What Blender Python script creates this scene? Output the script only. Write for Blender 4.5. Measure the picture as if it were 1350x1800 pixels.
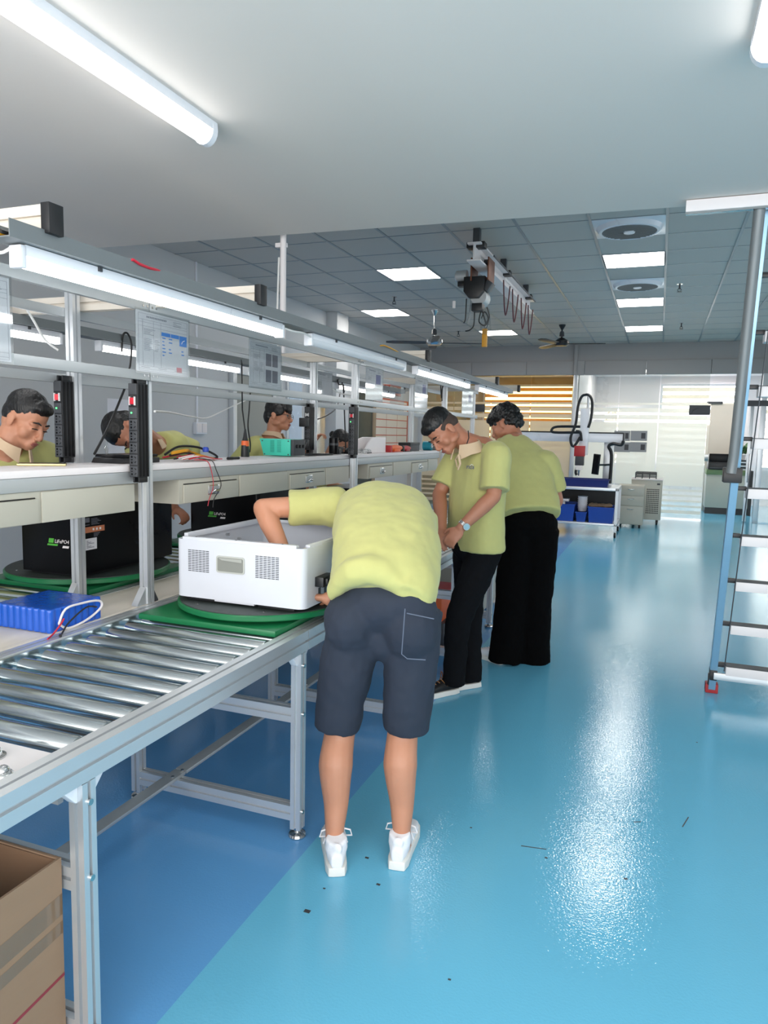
import bpy, bmesh, math, random
from mathutils import Vector, Matrix, Quaternion
random.seed(7)
S = bpy.context.scene
C = S.collection
for o in list(bpy.data.objects): bpy.data.objects.remove(o)

# ------------------------------------------------------------------ camera
CAMZ = 1.48; FPX = 1260.0
def _axes():
    dy = Vector((1160-675, 773-900, FPX)).normalized()
    h = Vector((1, .022, 0))
    up = dy.cross(h).normalized()
    if up.y > 0: up = -up
    dx = up.cross(dy)
    if dx.x < 0: dx = -dx
    return dx, dy, up
_DX, _DY, _UP = _axes()
def cam2world(v): return Vector((_DX.dot(v), _DY.dot(v), _UP.dot(v)))
def at(x, y, X=None, Y=None, Z=None):
    """point on a given real plane seen at photo pixel x, y"""
    d = cam2world(Vector((x-675, y-900, FPX)))
    if X is not None: t = X/d.x
    elif Y is not None: t = Y/d.y
    else: t = (Z-CAMZ)/d.z
    return Vector((d.x*t, d.y*t, CAMZ+d.z*t))
cd = bpy.data.cameras.new('camera'); cam = bpy.data.objects.new('camera', cd); C.objects.link(cam)
cd.sensor_fit = 'VERTICAL'; cd.sensor_height = 36; cd.sensor_width = 27; cd.lens = FPX*36/1800
cd.clip_start = .05; cd.clip_end = 200
cx, cy, cz = cam2world(Vector((1,0,0))), -cam2world(Vector((0,1,0))), -cam2world(Vector((0,0,1)))
cam.matrix_world = Matrix(((cx.x,cy.x,cz.x,0),(cx.y,cy.y,cz.y,0),(cx.z,cy.z,cz.z,CAMZ),(0,0,0,1)))
S.camera = cam

# ------------------------------------------------------------------ world, daylight, exposure
S.view_settings.view_transform = 'Standard'; S.view_settings.look = 'None'
S.view_settings.gamma = 1; S.view_settings.use_curve_mapping = False
S.view_settings.exposure = 0.12
w = bpy.data.worlds.new('sky'); S.world = w; w.use_nodes = True
bg = w.node_tree.nodes['Background']; bg.inputs[0].default_value = (.92,.96,1,1); bg.inputs[1].default_value = 1.2
DAY_BACK, DAY_RIGHT = 205, 22
def area(name, loc, rot, sx, sy, power, col=(1,.975,.94)):
    l = bpy.data.lights.new(name, 'AREA'); l.shape = 'RECTANGLE'; l.size = sx; l.size_y = sy; l.energy = power; l.color = col
    o = bpy.data.objects.new(name, l); C.objects.link(o); o.location = loc; o.rotation_euler = rot; return o
area('daylight_rear_windows', (.6,-1.35,1.55), (math.radians(90),0,0), 7.6, 2.0, DAY_BACK)
area('daylight_side_windows', (4.9,7.5,1.7), (math.radians(90),0,math.radians(90)), 9, 1.8, DAY_RIGHT)
E_TUBE, E_PANEL, E_WIN = 10.0, 20.0, 5.4

# ------------------------------------------------------------------ mesh helpers
class MB:
    def __init__(s): s.v = []; s.f = []; s.mi = []
    def add(s, vs, fs, m=0):
        n = len(s.v); s.v += [Vector(p) for p in vs]; s.f += [tuple(i+n for i in f) for f in fs]; s.mi += [m]*len(fs); return s
    def box(s, x0,x1,y0,y1,z0,z1, m=0):
        if x0>x1: x0,x1=x1,x0
        if y0>y1: y0,y1=y1,y0
        if z0>z1: z0,z1=z1,z0
        return s.add([(x0,y0,z0),(x1,y0,z0),(x1,y1,z0),(x0,y1,z0),(x0,y0,z1),(x1,y0,z1),(x1,y1,z1),(x0,y1,z1)],
            [(0,3,2,1),(4,5,6,7),(0,1,5,4),(1,2,6,5),(2,3,7,6),(3,0,4,7)], m)
    def obox(s, c, sz, M=None, m=0):
        M = M or Matrix.Identity(3); c = Vector(c); hx,hy,hz = sz[0]/2,sz[1]/2,sz[2]/2
        P = [c+M@Vector(p) for p in [(-hx,-hy,-hz),(hx,-hy,-hz),(hx,hy,-hz),(-hx,hy,-hz),(-hx,-hy,hz),(hx,-hy,hz),(hx,hy,hz),(-hx,hy,hz)]]
        return s.add(P, [(0,3,2,1),(4,5,6,7),(0,1,5,4),(1,2,6,5),(2,3,7,6),(3,0,4,7)], m)
    def tube(s, pts, r, n=8, flat=None, side=None, cap=True, m=0):
        """round tube along pts; r one radius or a list; flat squashes across `side`"""
        pts = [Vector(p) for p in pts]; k = len(pts)
        rr = r if isinstance(r,(list,tuple)) else [r]*k
        t0 = (pts[1]-pts[0]).normalized()
        a = Vector(side) if side is not None else (Vector((0,0,1)) if abs(t0.z)<.9 else Vector((1,0,0)))
        u = (a-t0*a.dot(t0)).normalized()
        vs = []; fs = []
        for i,p in enumerate(pts):
            t = (pts[min(i+1,k-1)]-pts[max(i-1,0)]).normalized()
            if side is not None: u = (Vector(side)-t*Vector(side).dot(t)).normalized()
            else: u = (u-t*u.dot(t)).normalized()
            b = t.cross(u); R = rr[i]
            ru, rb = (R if not isinstance(R,tuple) else R[0]), (R if not isinstance(R,tuple) else R[1])
            for j in range(n):
                q = 2*math.pi*j/n; vs.append(p+u*math.cos(q)*ru+b*math.sin(q)*rb)
        for i in range(k-1):
            for j in range(n):
                j2 = (j+1)%n; fs.append((i*n+j,i*n+j2,(i+1)*n+j2,(i+1)*n+j))
        if cap: fs += [tuple(range(n-1,-1,-1)), tuple((k-1)*n+j for j in range(n))]
        return s.add(vs, fs, m)
    def cyl(s, p0, p1, r, n=16, r1=None, m=0): return s.tube([p0,p1],[r, r if r1 is None else r1],n,m=m)
    def prism(s, poly, axis, a0, a1, m=0):
        k = len(poly)
        def mk(u,v,a): return {'x':(a,u,v),'y':(u,a,v),'z':(u,v,a)}[axis]
        vs = [mk(u,v,a0) for u,v in poly]+[mk(u,v,a1) for u,v in poly]
        fs = [tuple(range(k-1,-1,-1)), tuple(range(k,2*k))]+[(i,(i+1)%k,k+(i+1)%k,k+i) for i in range(k)]
        return s.add(vs, fs, m)
    def ell(s, c, r, n=16, k=10, M=None, m=0):
        M = M or Matrix.Identity(3); c = Vector(c)
        if not isinstance(r,(tuple,list,Vector)): r = (r,r,r)
        vs = [c+M@Vector((0,0,r[2]))]; fs = []
        for i in range(1,k):
            th = math.pi*i/k
            for j in range(n):
                ph = 2*math.pi*j/n
                vs.append(c+M@Vector((r[0]*math.sin(th)*math.cos(ph), r[1]*math.sin(th)*math.sin(ph), r[2]*math.cos(th))))
        vs.append(c+M@Vector((0,0,-r[2]))); L = len(vs)-1
        for j in range(n): fs.append((0,1+j,1+(j+1)%n)); fs.append((L,L-n+(j+1)%n,L-n+j))
        for i in range(k-2):
            for j in range(n):
                a=1+i*n+j; b=1+i*n+(j+1)%n; fs.append((a,a+n,b+n,b))
        return s.add(vs, fs, m)
    def lathe(s, prof, c=(0,0,0), n=24, M=None, m=0, ring=False):
        """prof: list of (r, z); closed with caps"""
        M = M or Matrix.Identity(3); c = Vector(c); vs = []; fs = []; k = len(prof)
        for r,z in prof:
            for j in range(n):
                q = 2*math.pi*j/n; vs.append(c+M@Vector((r*math.cos(q), r*math.sin(q), z)))
        for i in range(k-1):
            for j in range(n): fs.append((i*n+j,i*n+(j+1)%n,(i+1)*n+(j+1)%n,(i+1)*n+j))
        if ring: fs += [((k-1)*n+j,(k-1)*n+(j+1)%n,(j+1)%n,j) for j in range(n)]
        else: fs += [tuple(range(n-1,-1,-1)), tuple((k-1)*n+j for j in range(n))]
        return s.add(vs, fs, m)
    def prof(s, p0, p1, w=.04, h=.04, sl=.0045, d=.010, m=0):
        """slotted aluminium extrusion along one axis between two centre points; w,h are the two cross sizes in axis order"""
        ax = max(range(3), key=lambda i: abs(p1[i]-p0[i])); oth = [i for i in range(3) if i != ax]
        a, b = w/2, h/2; cu, cv = p0[oth[0]], p0[oth[1]]
        poly = [(-a,-b),(-sl,-b),(-sl,-b+d),(sl,-b+d),(sl,-b),(a,-b),(a,-sl),(a-d,-sl),(a-d,sl),(a,sl),(a,b),(sl,b),(sl,b-d),(-sl,b-d),(-sl,b),(-a,b),(-a,sl),(-a+d,sl),(-a+d,-sl),(-a,-sl)]
        return s.prism([(cu+u,cv+v) for u,v in poly], 'xyz'[ax], p0[ax], p1[ax], m)
WORLD = {}
def mesh_of(name, mb, origin, smooth=True, bevel=0, ang=40):
    me = bpy.data.meshes.new(name)
    me.from_pydata([tuple(p-origin) for p in mb.v], [], mb.f)
    bm = bmesh.new(); bm.from_mesh(me)
    bmesh.ops.recalc_face_normals(bm, faces=bm.faces)
    if bevel:
        es = [e for e in bm.edges if len(e.link_faces)==2 and e.calc_face_angle(0)>.6]
        bmesh.ops.bevel(bm, geom=es, offset=bevel, segments=2, profile=.6, affect='EDGES', clamp_overlap=True)
    bm.to_mesh(me); bm.free()
    if smooth:
        for p in me.polygons: p.use_smooth = True
        me.set_sharp_from_angle(angle=math.radians(ang))
    return me
def obj(name, mb, mat, parent=None, smooth=True, bevel=0, ang=40, loc=None):
    if parent is not None: org = WORLD[parent.name]
    elif loc is not None: org = Vector(loc)
    else:
        xs=[p.x for p in mb.v]; ys=[p.y for p in mb.v]; zs=[p.z for p in mb.v]
        org = Vector(((min(xs)+max(xs))/2,(min(ys)+max(ys))/2,min(zs)))
    me = mesh_of(name, mb, org, smooth, bevel, ang)
    o = bpy.data.objects.new(name, me); C.objects.link(o)
    mats = mat if isinstance(mat,(list,tuple)) else [mat]
    for m_ in mats: me.materials.append(m_)
    if len(mats)>1 and not bevel:
        for p,mi in zip(me.polygons, mb.mi): p.material_index = mi
    if parent is not None: o.parent = parent; WORLD[o.name] = org
    else: o.location = org; WORLD[o.name] = org
    return o
def tag(o, label, cat, group=None, kind=None):
    if label: o['label'] = label
    if cat: o['category'] = cat
    if group: o['group'] = group
    if kind: o['kind'] = kind
    return o
def thing(name, label, cat, loc=(0,0,0), group=None):
    o = bpy.data.objects.new(name, None); C.objects.link(o); o.location = loc; o.empty_display_size = .1
    WORLD[o.name] = Vector(loc); return tag(o, label, cat, group)
def struct(name, mb, mat, parent=None, **k):
    o = obj(name, mb, mat, parent, **k)
    if parent is None: o['kind'] = 'structure'
    return o
def share(name, me, parent, loc):
    """another piece with the same mesh data"""
    o = bpy.data.objects.new(name, me); C.objects.link(o); o.parent = parent
    o.location = Vector(loc)-WORLD[parent.name]; WORLD[o.name] = Vector(loc); return o
def copy_tree(o, loc=None, parent=None, label=None):
    c = o.copy(); C.objects.link(c); c.parent = parent
    if loc is not None: c.location = loc
    if label: c['label'] = label
    for ch in o.children: copy_tree(ch, None, c)
    return c
def text(name, body, size, mat, parent, M, loc, ext=.0006, align='LEFT', shear=0):
    cu = bpy.data.curves.new(name,'FONT'); cu.body = body; cu.size = size; cu.extrude = ext; cu.align_x = align; cu.resolution_u = 2; cu.shear = shear
    t = bpy.data.objects.new(name+'_tmp', cu); C.objects.link(t)
    dg = bpy.context.evaluated_depsgraph_get(); me = bpy.data.meshes.new_from_object(t.evaluated_get(dg))
    bpy.data.objects.remove(t); me.transform(M.to_4x4()); me.materials.clear(); me.materials.append(mat)
    o = bpy.data.objects.new(name, me); C.objects.link(o); o.parent = parent; o.location = Vector(loc)-WORLD[parent.name]; WORLD[o.name]=Vector(loc); return o
def Rz(a): return Matrix.Rotation(a,3,'Z')
def Rx(a): return Matrix.Rotation(a,3,'X')
def Ry(a): return Matrix.Rotation(a,3,'Y')
FACE_MY = Rx(math.pi/2)                 # text readable from -Y
FACE_PX = Rz(math.pi/2)@Rx(math.pi/2)   # text readable from +X

# ------------------------------------------------------------------ materials
def lin(c): return tuple((x/255/12.92 if x<=10 else ((x/255+.055)/1.055)**2.4) for x in c)+(1,)
def pm(name, rgb, rough=.5, metal=0, var=.06, scale=8, bump=0, bscale=60, spec=.5, coat=0, stretch=None, rvar=.08, sss=0, sheen=0):
    m = bpy.data.materials.new(name); m.use_nodes = True; nt = m.node_tree; N = nt.nodes; L = nt.links
    b = N['Principled BSDF']; b.inputs['Roughness'].default_value = rough; b.inputs['Metallic'].default_value = metal
    b.inputs['Specular IOR Level'].default_value = spec; b.inputs['Coat Weight'].default_value = coat; b.inputs['Coat Roughness'].default_value = .08
    if sss:
        b.inputs['Subsurface Weight'].default_value = sss; b.inputs['Subsurface Radius'].default_value = (.012,.005,.003); b.inputs['Subsurface Scale'].default_value = 1
    if sheen: b.inputs['Sheen Weight'].default_value = sheen
    tc = N.new('ShaderNodeTexCoord'); mp = N.new('ShaderNodeMapping'); L.new(tc.outputs['Object'], mp.inputs[0])
    if stretch: mp.inputs['Scale'].default_value = stretch
    nz = N.new('ShaderNodeTexNoise'); nz.inputs['Scale'].default_value = scale; nz.inputs['Detail'].default_value = 4; L.new(mp.outputs[0], nz.inputs['Vector'])
    c = lin(rgb); mx = N.new('ShaderNodeMix'); mx.data_type = 'RGBA'
    mx.inputs[6].default_value = tuple(max(0,x*(1-var)) for x in c[:3])+(1,); mx.inputs[7].default_value = tuple(min(1,x*(1+var)) for x in c[:3])+(1,)
    L.new(nz.outputs['Fac'], mx.inputs[0]); L.new(mx.outputs[2], b.inputs['Base Color'])
    mr = N.new('ShaderNodeMapRange'); mr.inputs[3].default_value = max(.02,rough-rvar); mr.inputs[4].default_value = min(1,rough+rvar)
    L.new(nz.outputs['Fac'], mr.inputs[0]); L.new(mr.outputs[0], b.inputs['Roughness'])
    if bump:
        n2 = N.new('ShaderNodeTexNoise'); n2.inputs['Scale'].default_value = bscale; n2.inputs['Detail'].default_value = 3; L.new(mp.outputs[0], n2.inputs['Vector'])
        bp = N.new('ShaderNodeBump'); bp.inputs['Strength'].default_value = bump; bp.inputs['Distance'].default_value = .01
        L.new(n2.outputs['Fac'], bp.inputs['Height']); L.new(bp.outputs[0], b.inputs['Normal'])
    return m
def em(name, rgb, strength):
    m = bpy.data.materials.new(name); m.use_nodes = True; nt = m.node_tree; nt.nodes.clear()
    e = nt.nodes.new('ShaderNodeEmission'); o = nt.nodes.new('ShaderNodeOutputMaterial'); e.inputs[0].default_value = lin(rgb); e.inputs[1].default_value = strength
    nt.links.new(e.outputs[0], o.inputs[0]); return m
def glassy(name, tint, fac_gloss=.08, rough=.02, milk=0, milkcol=(235,240,240), trans=.6):
    """thin pane: transparent + a little mirror + optional milky film"""
    m = bpy.data.materials.new(name); m.use_nodes = True; nt = m.node_tree; nt.nodes.clear(); N = nt.nodes; L = nt.links
    o = N.new('ShaderNodeOutputMaterial'); t = N.new('ShaderNodeBsdfTransparent'); t.inputs[0].default_value = lin(tint)
    last = t.outputs[0]
    if milk:
        d = N.new('ShaderNodeBsdfDiffuse'); d.inputs[0].default_value = lin(milkcol)
        r = N.new('ShaderNodeBsdfTranslucent'); r.inputs[0].default_value = lin(milkcol)
        mm = N.new('ShaderNodeMixShader'); mm.inputs[0].default_value = trans; L.new(d.outputs[0],mm.inputs[1]); L.new(r.outputs[0],mm.inputs[2])
        m2 = N.new('ShaderNodeMixShader'); m2.inputs[0].default_value = milk; L.new(last,m2.inputs[1]); L.new(mm.outputs[0],m2.inputs[2]); last = m2.outputs[0]
    g = N.new('ShaderNodeBsdfGlossy'); g.inputs['Roughness'].default_value = rough
    mg = N.new('ShaderNodeMixShader'); mg.inputs[0].default_value = fac_gloss; L.new(last,mg.inputs[1]); L.new(g.outputs[0],mg.inputs[2]); L.new(mg.outputs[0],o.inputs[0])
    return m
def floor_mat(name, rgb):
    m = pm(name, rgb, rough=.05, var=.05, scale=1.3, spec=.5, rvar=.015)
    nt = m.node_tree; N = nt.nodes; L = nt.links; b = N['Principled BSDF']
    tc = N.new('ShaderNodeTexCoord')
    n1 = N.new('ShaderNodeTexNoise'); n1.inputs['Scale'].default_value = 130; n1.inputs['Detail'].default_value = 1; L.new(tc.outputs['Object'], n1.inputs['Vector'])
    n2 = N.new('ShaderNodeTexNoise'); n2.inputs['Scale'].default_value = 9; n2.inputs['Detail'].default_value = 2; L.new(tc.outputs['Object'], n2.inputs['Vector'])
    ad = N.new('ShaderNodeMath'); ad.operation = 'MULTIPLY_ADD'; ad.inputs[1].default_value = .5; L.new(n2.outputs['Fac'], ad.inputs[0]); L.new(n1.outputs['Fac'], ad.inputs[2])
    bp = N.new('ShaderNodeBump'); bp.inputs['Strength'].default_value = .22; bp.inputs['Distance'].default_value = .0028
    L.new(ad.outputs[0], bp.inputs['Height']); L.new(bp.outputs[0], b.inputs['Normal'])
    return m
M = {}
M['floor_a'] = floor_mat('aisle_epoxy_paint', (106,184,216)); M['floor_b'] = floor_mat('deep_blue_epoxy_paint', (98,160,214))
M['ceil'] = pm('white_slab_paint', (222,214,207), .8, var=.02, scale=1, bump=.03, bscale=30)
M['tile'] = pm('perforated_ceiling_tile', (194,188,180), .6, var=.03, scale=3, bump=.05, bscale=250)
M['tbar'] = pm('ceiling_grid_metal', (150,156,160), .35, .5)
M['wall'] = pm('pale_grey_wall_paint', (196,198,199), .7, var=.02, scale=1.5, bump=.02, bscale=80)
M['bwall'] = pm('grey_wall_paint', (152,151,150), .7, var=.02, scale=2, bump=.02, bscale=80)
M['alu'] = pm('anodised_aluminium', (214,217,220), .32, .62, var=.03, scale=4, rvar=.03)
M['alu_d'] = pm('dull_aluminium_rail', (184,188,190), .42, .5, var=.04, scale=6)
M['tray'] = pm('grey_cable_tray', (128,133,135), .5, .4, var=.04)
M['roller'] = pm('zinc_plated_steel', (200,208,210), .18, .97, var=.06, scale=3, rvar=.03)
M['steel'] = pm('bright_steel', (205,205,205), .2, 1, var=.04)
M['white'] = pm('white_enamel', (228,230,236), .3, var=.02, coat=.2)
M['casew'] = pm('white_powder_coat', (206,209,217), .32, var=.02, coat=.2)
M['cream'] = pm('cream_laminate', (214,206,194), .45, var=.03, scale=3)
M['lam'] = pm('white_laminate', (232,226,226), .4, var=.02, scale=3)
M['steelgrey'] = pm('beige_grey_steel', (186,183,170), .45, var=.03)
M['black'] = pm('black_plastic', (22,23,26), .4, var=.15, scale=20)
M['black_g'] = pm('black_gloss', (4,4,7), .3, var=.1, spec=.2)
M['dgrey'] = pm('dark_grey_plastic', (60,62,66), .45, var=.08)
M['green'] = pm('green_plastic_board', (22,110,66), .35, var=.08, scale=14)
M['green_d'] = pm('dark_rubber_mat', (52,60,58), .55, var=.1, scale=25)
M['blue_w'] = pm('blue_shrink_wrap', (22,86,190), .22, var=.08, scale=10, bump=.25, bscale=28, coat=.3)
M['card'] = pm('brown_cardboard', (146,118,94), .8, var=.06, scale=12, stretch=(1,1,6))
M['card_in'] = pm('inner_cardboard', (128,98,74), .85, var=.06, scale=12)
M['tape'] = glassy('clear_packing_tape', (252,250,245), .12, .12)
M['red'] = pm('red_plastic', (176,40,44), .4); M['wred'] = pm('red_wire', (190,28,52), .4)
M['orange'] = pm('orange_plastic', (226,102,48), .45); M['teal'] = pm('teal_metal', (64,196,172), .4, var=.03)
M['tealtape'] = pm('teal_tape', (20,130,150), .4); M['yellow'] = pm('amber_plastic', (214,150,30), .45, var=.12, scale=14)
M['paper'] = pm('printed_paper', (226,226,232), .5, var=.015, coat=.3); M['ink'] = pm('grey_print', (110,112,124), .6); M['inkb'] = pm('blue_print', (40,120,200), .5); M['inkr'] = pm('red_print', (196,110,120), .5)
M['sleeve'] = glassy('clear_plastic_sleeve', (246,248,248), .14, .06, milk=.03, milkcol=(225,228,232), trans=.4)
M['glass'] = glassy('clear_partition_glass', (246,248,246), .08, .01)
M['film'] = glassy('white_frosted_film', (246,246,244), .04, .2, milk=.82, milkcol=(255,251,244), trans=.70)
M['cable_b'] = pm('black_cable', (20,20,22), .5); M['cable_w'] = pm('white_cable', (222,222,220), .45)
M['tube'] = em('lit_led_tube', (255,255,255), E_TUBE); M['panel'] = em('lit_led_panel', (255,250,244), E_PANEL)
M['shirt'] = pm('lime_olive_cotton', (185,184,118), .85, var=.05, scale=30, bump=.22, bscale=9, sheen=.15)
M['collar'] = pm('beige_collar_cotton', (206,180,150), .85, var=.04, scale=40)
M['navy'] = pm('navy_cotton_shorts', (37,45,60), .85, var=.10, scale=14, bump=.3, bscale=8)
M['jean'] = pm('black_washed_denim', (13,14,18), .9, spec=.15, var=.3, scale=9, bump=.3, bscale=14)
M['blk'] = pm('black_cloth', (4,4,5), .95, spec=.1, var=.2, scale=9, bump=.2, bscale=8)
M['skin'] = pm('skin', (190,134,106), .5, var=.07, scale=14, sss=.12, bump=.04, bscale=120)
M['skin2'] = pm('tanned_skin', (178,120,94), .5, var=.07, scale=14, sss=.12, bump=.04, bscale=120)
M['hair'] = pm('black_hair', (14,13,14), .45, var=.3, scale=60, bump=.5, bscale=90, stretch=(1,1,.25)); M['fade'] = pm('shaved_hair', (66,53,47), .8, var=.2, scale=160)
M['lip'] = pm('lips', (158,92,84), .5); M['eyew'] = pm('eye_white', (215,210,205), .3)
M['shoe'] = pm('white_knit_shoe', (236,237,242), .6, var=.02, bump=.12, bscale=160); M['sole'] = pm('white_foam_sole', (226,226,222), .5, var=.04)
M['shoe_b'] = pm('black_leather_shoe', (24,23,25), .5, var=.2, scale=20); M['lace'] = pm('tan_lace', (166,118,74), .6)
# ------------------------------------------------------------------ room shell
XL, XR, YF, YB, ZC, ZS = -4.80, 5.0, -1.45, 14.55, 3.28, 2.60
FX = -1.09
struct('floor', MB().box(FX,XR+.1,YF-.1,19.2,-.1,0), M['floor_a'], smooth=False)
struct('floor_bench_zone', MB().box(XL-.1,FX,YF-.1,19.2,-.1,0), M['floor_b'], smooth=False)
# specks and scratches on the paint
for i,(x,y,l,a) in enumerate([(938,1490,.09,.15),(1205,1445,.09,1.3),(1120,1445,.03,.5),(540,1602,.02,0),(960,1508,.01,0),(645,1508,.013,0),(665,1555,.013,0),(570,1562,.008,0),(790,1722,.008,0),(1100,1545,.012,.4),(828,1455,.008,0),(1225,1305,.008,0)]):
    p = at(x,y,Z=0); mb = MB().obox((p.x,p.y,.0006),(l,.004 if l>.02 else l*.7,.0008),Rz(a))
    struct('floor_scuff', mb, M['dgrey'], bpy.data.objects['floor'], smooth=False)
# left wall
struct('wall_left', MB().box(XL-.15,XL,YF,YB,0,ZC+.15), M['wall'], smooth=False)
# rear wall behind the viewer with its long window, and the right wall with its windows
mb = MB()
for b in [(XL,XR,0,.5),(XL,XR,2.6,ZC+.1),(XL,-3.3,.5,2.6),(4.5,XR,.5,2.6)]: mb.box(b[0],b[1],YF-.15,YF,b[2],b[3])
struct('wall_front', mb, M['wall'], smooth=False)
mb = MB()
for b in [(YF,19,0,.75),(YF,19,2.65,ZC+.1),(YF,2.9,.75,2.65),(12.1,19,.75,2.65)]: mb.box(XR,XR+.15,b[0],b[1],b[2],b[3])
struct('wall_right', mb, M['wall'], smooth=False)
# lowered white slab over the near half, its far edge a little askew
struct('ceiling_slab', MB().add([(XL,YF,ZS),(XR,YF,ZS),(XR,4.12,ZS),(XL,3.62,ZS),(XL,YF,ZC+.12),(XR,YF,ZC+.12),(XR,4.12,ZC+.12),(XL,3.62,ZC+.12)],
    [(0,3,2,1),(4,5,6,7),(0,1,5,4),(1,2,6,5),(2,3,7,6),(3,0,4,7)]), M['ceil'], smooth=False)
# tiled ceiling: every tile its own piece, bars between them
GX0, GY0, T = -.05, 6.97, .6
ceil = struct('ceiling', MB().box(XL,XR,3.5,YB,ZC+.06,ZC+.14), M['bwall'], smooth=False)
tile_me = None
lamp_cells = {(-1,1),(-1,5),(-1,9),(-5,1),(-7,5),(-5,9)}
vent_cells = {(-1,-1),(-1,3)}
ix0, ix1 = -8, 5
nt_ = 0
for iy in range(-6, 13):
    for ix in range(ix0, ix1):
        if (ix,iy) in lamp_cells or (ix,iy) in vent_cells: continue
        x0, y0 = GX0+ix*T, GY0+iy*T
        x1, y1 = min(x0+T,XR), min(y0+T,YB)
        x0 = max(x0,XL)
        if y1 <= 3.65 or y0 >= YB-.05 or x1-x0 < .05: continue
        full = abs(x1-x0-T)<.01 and abs(y1-y0-T)<.01
        if full and tile_me is not None:
            share('ceiling_tile', tile_me, ceil, (x0+T/2,y0+T/2,ZC))
        else:
            mb = MB().box(x0+.009,x1-.009,y0+.009,y1-.009,ZC,ZC+.016)
            if full:
                o = bpy.data.objects.new('ceiling_tile', mesh_of('ceiling_tile', mb, Vector((x0+T/2,y0+T/2,ZC)), False)); C.objects.link(o)
                o.data.materials.append(M['tile']); o.parent = ceil; o.location = Vector((x0+T/2,y0+T/2,ZC))-WORLD[ceil.name]; tile_me = o.data
            else: obj('ceiling_tile', mb, M['tile'], ceil, smooth=False)
        nt_ += 1
for ix in range(ix0+1, ix1+1):
    x = GX0+ix*T
    if XL < x < XR: obj('grid_bar', MB().box(x-.012,x+.012,3.62,YB,ZC-.006,ZC+.03), M['tbar'], ceil, smooth=False)
for iy in range(-5, 14):
    y = GY0+iy*T
    if 3.9 < y < YB: obj('grid_bar', MB().box(XL,XR,y-.007,y+.007,ZC-.003,ZC+.028), M['tbar'], ceil, smooth=False)
# recessed light panels
names = {(-1,1):'nearest square light panel in the right ceiling row',(-1,5):'middle square light panel in the right ceiling row',(-1,9):'farthest square light panel in the right ceiling row',
         (-5,1):'lit square panel in ceiling left of the hoist',(-7,5):'lit square panel in ceiling above the silver fan',(-5,9):'lit square ceiling panel behind the hanging pendant control'}
for (ix,iy),lb in names.items():
    x0,y0 = GX0+ix*T, GY0+iy*T
    t = thing('ceiling_light', lb, 'ceiling light', (x0+T/2,y0+T/2,ZC-.004), 'square light panels in the tiled ceiling')
    mb = MB(); e=.018
    mb.box(x0+.004,x0+T-.004,y0+.004,y0+e,ZC-.006,ZC+.05); mb.box(x0+.004,x0+T-.004,y0+T-e,y0+T-.004,ZC-.006,ZC+.05)
    mb.box(x0+.004,x0+e,y0+e,y0+T-e,ZC-.006,ZC+.05); mb.box(x0+T-e,x0+T-.004,y0+e,y0+T-e,ZC-.006,ZC+.05)
    obj('frame', mb, M['white'], t, smooth=False)
    obj('diffuser', MB().box(x0+e,x0+T-e,y0+e,y0+T-e,ZC-.002,ZC+.01), M['panel'], t, smooth=False)
# round circulation fans set in two cells
for (ix,iy),lb in {(-1,-1):'round grille ceiling fan at the edge of the white slab',(-1,3):'round grille ceiling fan between two right light panels'}.items():
    cx_,cy_ = GX0+ix*T+T/2, GY0+iy*T+T/2
    t = thing('ceiling_ventilator', lb, 'ceiling fan', (cx_,cy_,ZC-.05), 'round grille fans in the ceiling')
    obj('plate', MB().box(cx_-.29,cx_+.29,cy_-.29,cy_+.29,ZC-.006,ZC+.015), M['white'], t, bevel=.003)
    obj('rim', MB().lathe([(.20,-.03),(.235,-.045),(.255,-.04),(.275,-.004),(.26,-.002),(.2,-.01)],(cx_,cy_,ZC),32,ring=True), M['white'], t)
    obj('throat', MB().lathe([(.001,-.012),(.205,-.012),(.205,-.008),(.001,-.008)],(cx_,cy_,ZC),24), M['black'], t)
    mb = MB()
    for k in range(-8,9):
        h = math.sqrt(max(0,.225**2-(k*.026)**2)); mb.box(cx_-h,cx_+h,cy_+k*.026-.003,cy_+k*.026+.003,ZC-.044,ZC-.036)
    obj('grille', mb, M['tray'], t, smooth=False)['kind']='stuff'
    mb = MB()
    for k in range(3):
        q = k*2.094+.3; mb.obox((cx_+.1*math.cos(q),cy_+.1*math.sin(q),ZC-.022),(.17,.05,.004),Rz(q)@Rx(.3))
    obj('blade', mb, M['alu_d'], t); obj('hub', MB().lathe([(.001,-.052),(.045,-.05),(.05,-.036),(.001,-.034)],(cx_,cy_,ZC),20), M['white'], t)
# sprinkler heads
for (x,y),lb in {(693,522):'sprinkler head left of the hoist',(806,582):'small sprinkler head beside the silver ceiling fan',(1195,499):'sprinkler head right of the round grille fan',(1198,568):'far right sprinkler head near the back wall'}.items():
    p = at(x,y,Z=ZC); t = thing('sprinkler', lb, 'sprinkler', (p.x,p.y,ZC-.09), 'sprinkler heads')
    obj('rose', MB().lathe([(.001,-.004),(.035,-.004),(.035,0),(.001,0)],(p.x,p.y,ZC),16), M['steel'], t)
    obj('pipe', MB().cyl((p.x,p.y,ZC-.06),(p.x,p.y,ZC),.010,10), M['dgrey'], t)
    mb = MB()
    for k in range(2): mb.tube([(p.x+(-1)**k*.008,p.y,ZC-.05),(p.x+(-1)**k*.022,p.y,ZC-.07),(p.x+(-1)**k*.006,p.y,ZC-.09)],.004,6)
    mb.lathe([(.001,-.094),(.03,-.094),(.03,-.09),(.001,-.09)],(p.x,p.y,ZC),14); obj('deflector', mb, M['dgrey'], t)
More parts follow.
